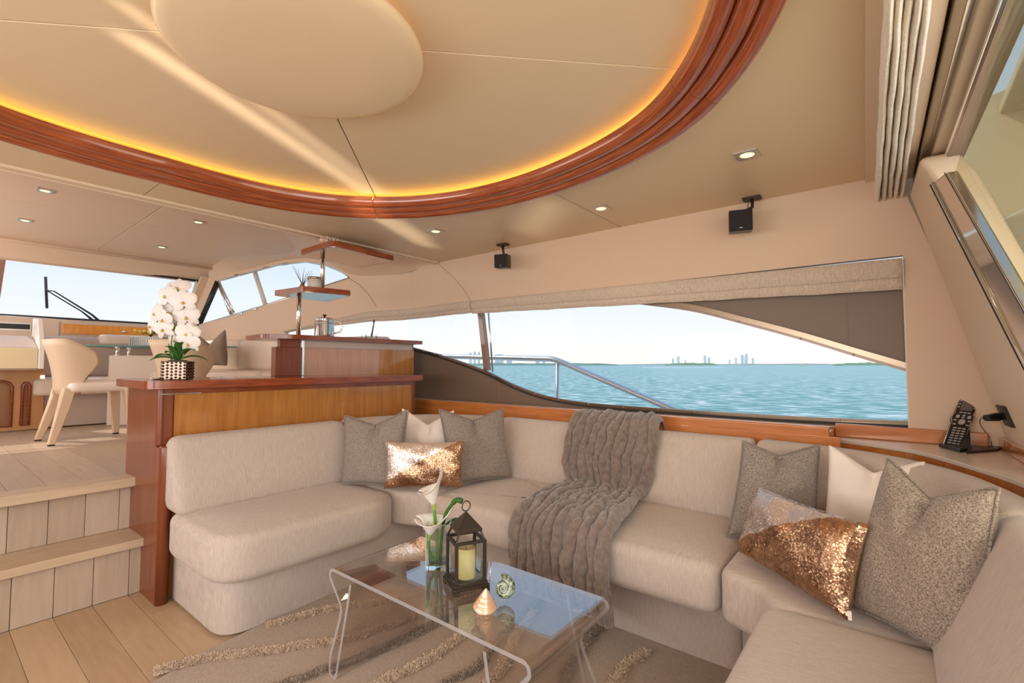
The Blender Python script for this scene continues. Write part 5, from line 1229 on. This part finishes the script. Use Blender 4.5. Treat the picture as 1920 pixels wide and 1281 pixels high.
# ================================================================ REMOTE AND SENSOR ON THE CORNER SHELF
rc = thing('charging_cradle', (*at(1800, 845, z=.799)[:2], .7985), 'black charging cradle with flat pad on the corner shelf', 'charger')
rl = rc.location.copy()
def g3(u, v, z): return at(u, v, z=z)-rl
L(rc, 'foot', hplate([tuple(g3(u, v, .799))[:2] for u, v in ((1760, 838), (1800, 849), (1823, 845), (1790, 829))], 0, .016), BLACK, bevel=.003)
L(rc, 'back_rest', ([g3(1797, 842, .805), g3(1821, 845, .805), g3(1815, 838, .805), dep(1817, 803, 2.070)-rl, dep(1812, 803, 2.081)-rl], [(0, 1, 2), (0, 1, 3, 4), (1, 2, 3), (2, 0, 4, 3)]), BLACK, solid=.004)
L(rc, 'pad', hplate([tuple(g3(u, v, .799))[:2] for u, v in ((1812, 851), (1872, 846), (1880, 838), (1830, 832), (1815, 838))], 0, .009), BLACK, bevel=.002)
random.seed(4)
L(rc, 'contacts', [box(*(g3(1835+10*k, 842-3*(k % 2), .8115)), .012, .004, .002, .4) for k in range(4)], STEELB)
rm = thing('remote_control', dep(1803, 790, 2.070), 'black remote control with silver keys standing in its cradle', 'remote')
B0, B1, T0, T1 = dep(1769, 835, 2.030), dep(1804, 840, 2.008), dep(1803, 741, 2.104), dep(1838, 744, 2.081)
ex = (B1-B0).normalized(); ey = ((T0+T1)/2-(B0+B1)/2); Lr = ey.length; ey.normalize(); ez = ex.cross(ey).normalized()
if ez.dot(FW) > 0: ez = -ez
c0 = (B0+B1)/2-rm.location; hw = (B1-B0).length/2
def rp3(a, b_, z): return c0+ex*(a*hw)+ey*(b_*Lr)+ez*z
outl = [(-1, 0), (1, 0), (1, .42), (.92, .46), (1.12, .52), (1.12, .60), (.95, .64), (1.0, .68), (1.0, .97), (.85, 1.0), (-.85, 1.0), (-1.0, .97), (-1.0, .68), (-.95, .64), (-1.12, .60), (-1.12, .52), (-.92, .46), (-1, .42)]
L(rm, 'body', plate(outl, [], lambda a, b_: rp3(a, b_, 0), lambda a, b_: rp3(a, b_, -.022)), BLACK, bevel=.003)
L(rm, 'side_trim', tube([rp3(a*1.02, b_, -.004) for a, b_ in outl], .0016, 6, True), STEELB, smooth=True)
L(rm, 'screen', plate([(-.66, .70), (.66, .70), (.66, .94), (-.66, .94)], [], lambda a, b_: rp3(a, b_, .0014), lambda a, b_: rp3(a, b_, -.001)), mat('lcd_grey', (.16, .13, .12), .2), bevel=.0004)
def key(a, b_, w, h, rnd=False):
    n = 12; pts = [(a+w*math.cos(t), b_+h*math.sin(t)) for t in [2*PI*k/n for k in range(n)]] if rnd else [(a-w, b_-h), (a+w, b_-h), (a+w, b_+h), (a-w, b_+h)]
    return plate(pts, [], lambda p, q: rp3(p, q, .0025), lambda p, q: rp3(p, q, -.001))
KEY = mat('silver_key', (.55, .52, .50), .35, .5)
for rw in range(7):
    for cl in range(3): L(rm, 'key', key(-.5+.5*cl, .06+rw*.048, .19, .012), KEY)
for a, b_, w, h in ((0, .475, .38, .055), (-.62, .575, .22, .035), (.62, .575, .22, .035)): L(rm, 'dial', key(a, b_, w, h, True), KEY)
for a, b_ in ((-.85, .76), (-.85, .82), (-.85, .88), (.85, .76), (.85, .82), (.85, .88), (0, .56), (0, .60), (-.45, .655), (0, .655), (.45, .655), (-.78, .50), (.78, .50), (-.7, .42), (.7, .42)): L(rm, 'key', key(a, b_, .10 if abs(a) > .8 else .17, .012), KEY)
sn = thing('wall_sensor', onp(1890, 792, *AFT), 'black swivel sensor on a square plate fixed to the slanted post', 'sensor')
sl_ = sn.location.copy()
pc_ = [onp(u, v, *AFT)+Vector((0, .012, 0))-sl_ for u, v in ((1873, 759), (1886, 762), (1905, 803), (1891, 798))]
L(sn, 'wall_plate', thick(pc_, -.012), BLACK, bevel=.002)
pa = dep(1882, 781, (onp(1882, 781, *AFT)-O).dot(FW))-sl_; pb = dep(1849, 784, (onp(1882, 781, *AFT)-O).dot(FW)-.02)-sl_
L(sn, 'swivel_head', tube([pa, pa.lerp(pb, .3), pa.lerp(pb, .35), pb], [.013, .012, .017, .0125], 14), BLACK, bevel=.001)
L(sn, 'cable', tube(cat_rom([dep(1850, 782, 2.013)-sl_, dep(1838, 786, 2.024)-sl_, dep(1840, 800, 2.036)-sl_, dep(1856, 822, 2.036)-sl_, dep(1860, 838, 2.024)-sl_], 6), .0014, 6), BLACK, smooth=True)

# ================================================================ OUTSIDE
dk = struct(obj('floor', b2(2.96, 3.75, -2.5, 9, .20, .25), mat('white_deck', (.75, .74, .72), .5)))
rl_ = thing('handrail', (3.6, 2.35, .25), 'curved stainless steel deck rail outside the side window', 'railing')
q = Vector((3.6, 2.35, .25))
L(rl_, 'rail', tube([Vector(p)-q for p in [(3.6, 8.0, 1.33), (3.6, 3.66, 1.236)]+[tuple(v) for v in cat_rom([Vector((3.6, 2.55, 1.205)), Vector((3.6, 2.40, 1.198)), Vector((3.6, 2.27, 1.160))], 6)]+[(3.6, 1.284, .800), (3.6, .3, .44), (3.6, -.2, .26)]], .025, 12), RAILM, smooth=True)
L(rl_, 'post', tube([(0, 0, 0), (0, 0, .94)], .0165, 12), RAILM, smooth=True)
L(rl_, 'post', tube([(0, 2.4, 0), (0, 2.4, 1.02)], .0165, 12), RAILM, smooth=True)
SEA = bpy.data.materials.new('sea_water'); SEA.use_nodes = True; n_ = SEA.node_tree; b_ = n_.nodes['Principled BSDF']
b_.inputs['Roughness'].default_value = .5; b_.inputs['Specular IOR Level'].default_value = .15
t_c = n_.nodes.new('ShaderNodeTexCoord'); mp = n_.nodes.new('ShaderNodeMapping'); mp.inputs['Rotation'].default_value = (0, 0, math.radians(38)); mp.inputs['Scale'].default_value = (1.0, .35, 1); n_.links.new(t_c.outputs['Object'], mp.inputs[0])
q1_ = n_.nodes.new('ShaderNodeTexNoise'); q1_.inputs['Scale'].default_value = 1.9; q1_.inputs['Detail'].default_value = 9; q1_.inputs['Roughness'].default_value = .62; n_.links.new(mp.outputs[0], q1_.inputs[0])
r_n = n_.nodes.new('ShaderNodeValToRGB'); ee = r_n.color_ramp.elements; ee[0].position = .38; ee[0].color = (.08, .27, .255, 1); ee[1].position = .63; ee[1].color = (.95, .97, .97, 1); k = ee.new(.52); k.color = (.27, .47, .45, 1)
n_.links.new(q1_.outputs[0], r_n.inputs[0]); n_.links.new(r_n.outputs[0], b_.inputs['Base Color'])
bp = n_.nodes.new('ShaderNodeBump'); bp.inputs['Strength'].default_value = .6; bp.inputs['Distance'].default_value = .5; n_.links.new(q1_.outputs[0], bp.inputs['Height']); n_.links.new(bp.outputs[0], b_.inputs['Normal'])
sea = obj('sea', ([(-4000, -4000, -1.5), (5500, -4000, -1.5), (5500, 6000, -1.5), (-4000, 6000, -1.5)], [(0, 1, 2, 3)]), SEA); tag(sea, 'choppy teal sea reaching the horizon', 'sea', kind='stuff')
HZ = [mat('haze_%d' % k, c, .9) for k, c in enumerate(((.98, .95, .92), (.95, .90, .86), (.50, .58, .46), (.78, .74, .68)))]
def shore(u0, u1, d, hpx, m, label, name='shoreline', vbase=684.5, seed=0):
    A = dep(u0, vbase, d); B_ = dep(u1, vbase, d); A.z = B_.z = -1.5; r_ = thing(name, A, label, 'land'); n = 60; V = []; Fc = []; bk_ = FH*60
    bz0 = dep(u0, vbase, d).z
    for i in range(n+1):
        s = i/n; p = A.lerp(B_, s)-A; e_ = min(1, min(s, 1-s)*9)
        h = (684-vbase)*0+hpx*d/900*(e_*(.55+.45*noise.noise(Vector((s*9, seed, 0))))+.05)+max(0, 1.15+1.5)
        V += [p, p+Vector((0, 0, h)), p+bk_+Vector((0, 0, h*.9)), p+bk_]
    for i in range(n):
        for j in range(3): Fc.append((i*4+j, i*4+j+1, i*4+5+j, i*4+4+j))
    L(r_, 'land', (V, Fc), m)
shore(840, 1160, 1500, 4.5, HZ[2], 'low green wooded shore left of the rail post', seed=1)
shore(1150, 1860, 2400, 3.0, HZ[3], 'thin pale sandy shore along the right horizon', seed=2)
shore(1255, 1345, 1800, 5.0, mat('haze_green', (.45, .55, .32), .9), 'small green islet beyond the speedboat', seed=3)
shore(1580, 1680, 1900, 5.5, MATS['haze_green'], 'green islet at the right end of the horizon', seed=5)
def tower(u, w, h, d, m, label, group=None, k=0):
    p = dep(u, 684, d); p.z = -1.5; r_ = thing('building', p, label, 'building', group, rot=(0, 0, yaw*-1))
    W_ = w*d/900; H_ = h*d/900+2.65
    L(r_, 'block', b2(-W_/2, W_/2, 0, W_*.6, 0, H_), m); L(r_, 'roof_box', b2(-W_/5, W_/5, W_*.1, W_*.4, H_, H_+.06*H_), m)
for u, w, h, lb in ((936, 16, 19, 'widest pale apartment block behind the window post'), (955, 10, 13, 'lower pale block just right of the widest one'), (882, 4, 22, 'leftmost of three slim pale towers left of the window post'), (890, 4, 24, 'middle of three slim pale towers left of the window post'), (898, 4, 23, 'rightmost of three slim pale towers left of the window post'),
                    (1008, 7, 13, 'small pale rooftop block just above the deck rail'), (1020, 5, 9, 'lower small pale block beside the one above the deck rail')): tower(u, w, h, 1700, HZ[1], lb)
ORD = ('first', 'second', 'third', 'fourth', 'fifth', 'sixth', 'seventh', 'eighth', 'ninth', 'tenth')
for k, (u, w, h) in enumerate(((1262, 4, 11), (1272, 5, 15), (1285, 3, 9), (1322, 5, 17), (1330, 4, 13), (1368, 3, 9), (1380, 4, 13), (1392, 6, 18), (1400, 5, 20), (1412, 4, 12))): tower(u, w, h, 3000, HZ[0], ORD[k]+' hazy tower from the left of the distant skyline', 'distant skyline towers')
def boat(u, v, d, s, label, wake=0, m=None):
    p = dep(u, v, d); p.z = -1.5; r_ = thing('motorboat', p, label, 'boat', rot=(0, 0, -yaw))
    L(r_, 'hull', prism([(-s, .1), (-s*.95, s*.28), (s*1.05, s*.34), (s*.8, .1)], lambda x, z: (x, -s*.2, z), lambda x, z: (x, s*.2, z)), m or mat('boat_white', (.85, .83, .8), .4))
    L(r_, 'cabin', prism([(-s*.3, s*.28), (-s*.2, s*.6), (s*.2, s*.6), (s*.4, s*.28)], lambda x, z: (x, -s*.12, z), lambda x, z: (x, s*.12, z)), MATS['boat_white'])
    if wake:
        L(r_, 'wake', prism([(-s*.5, -.3*s), (s*1, 0), (wake, s*.5), (wake, -s*.6)], lambda x, y: (x, y*2, .02), lambda x, y: (x, y*.6, .25)), mat('foam', (.9, .92, .92), .8), kind='stuff')
MATS['boat_white'] = mat('boat_white', (.85, .83, .8), .4)
boat(1205, 688, 440, 3.2, 'white speedboat trailing a long foam wake', 75)
boat(1503, 686, 900, 5, 'small yellowish boat far out on the horizon', m=mat('boat_yellow', (.8, .7, .4), .5))
boat(1056, 687, 700, 5, 'small white boat just right of the rail post')
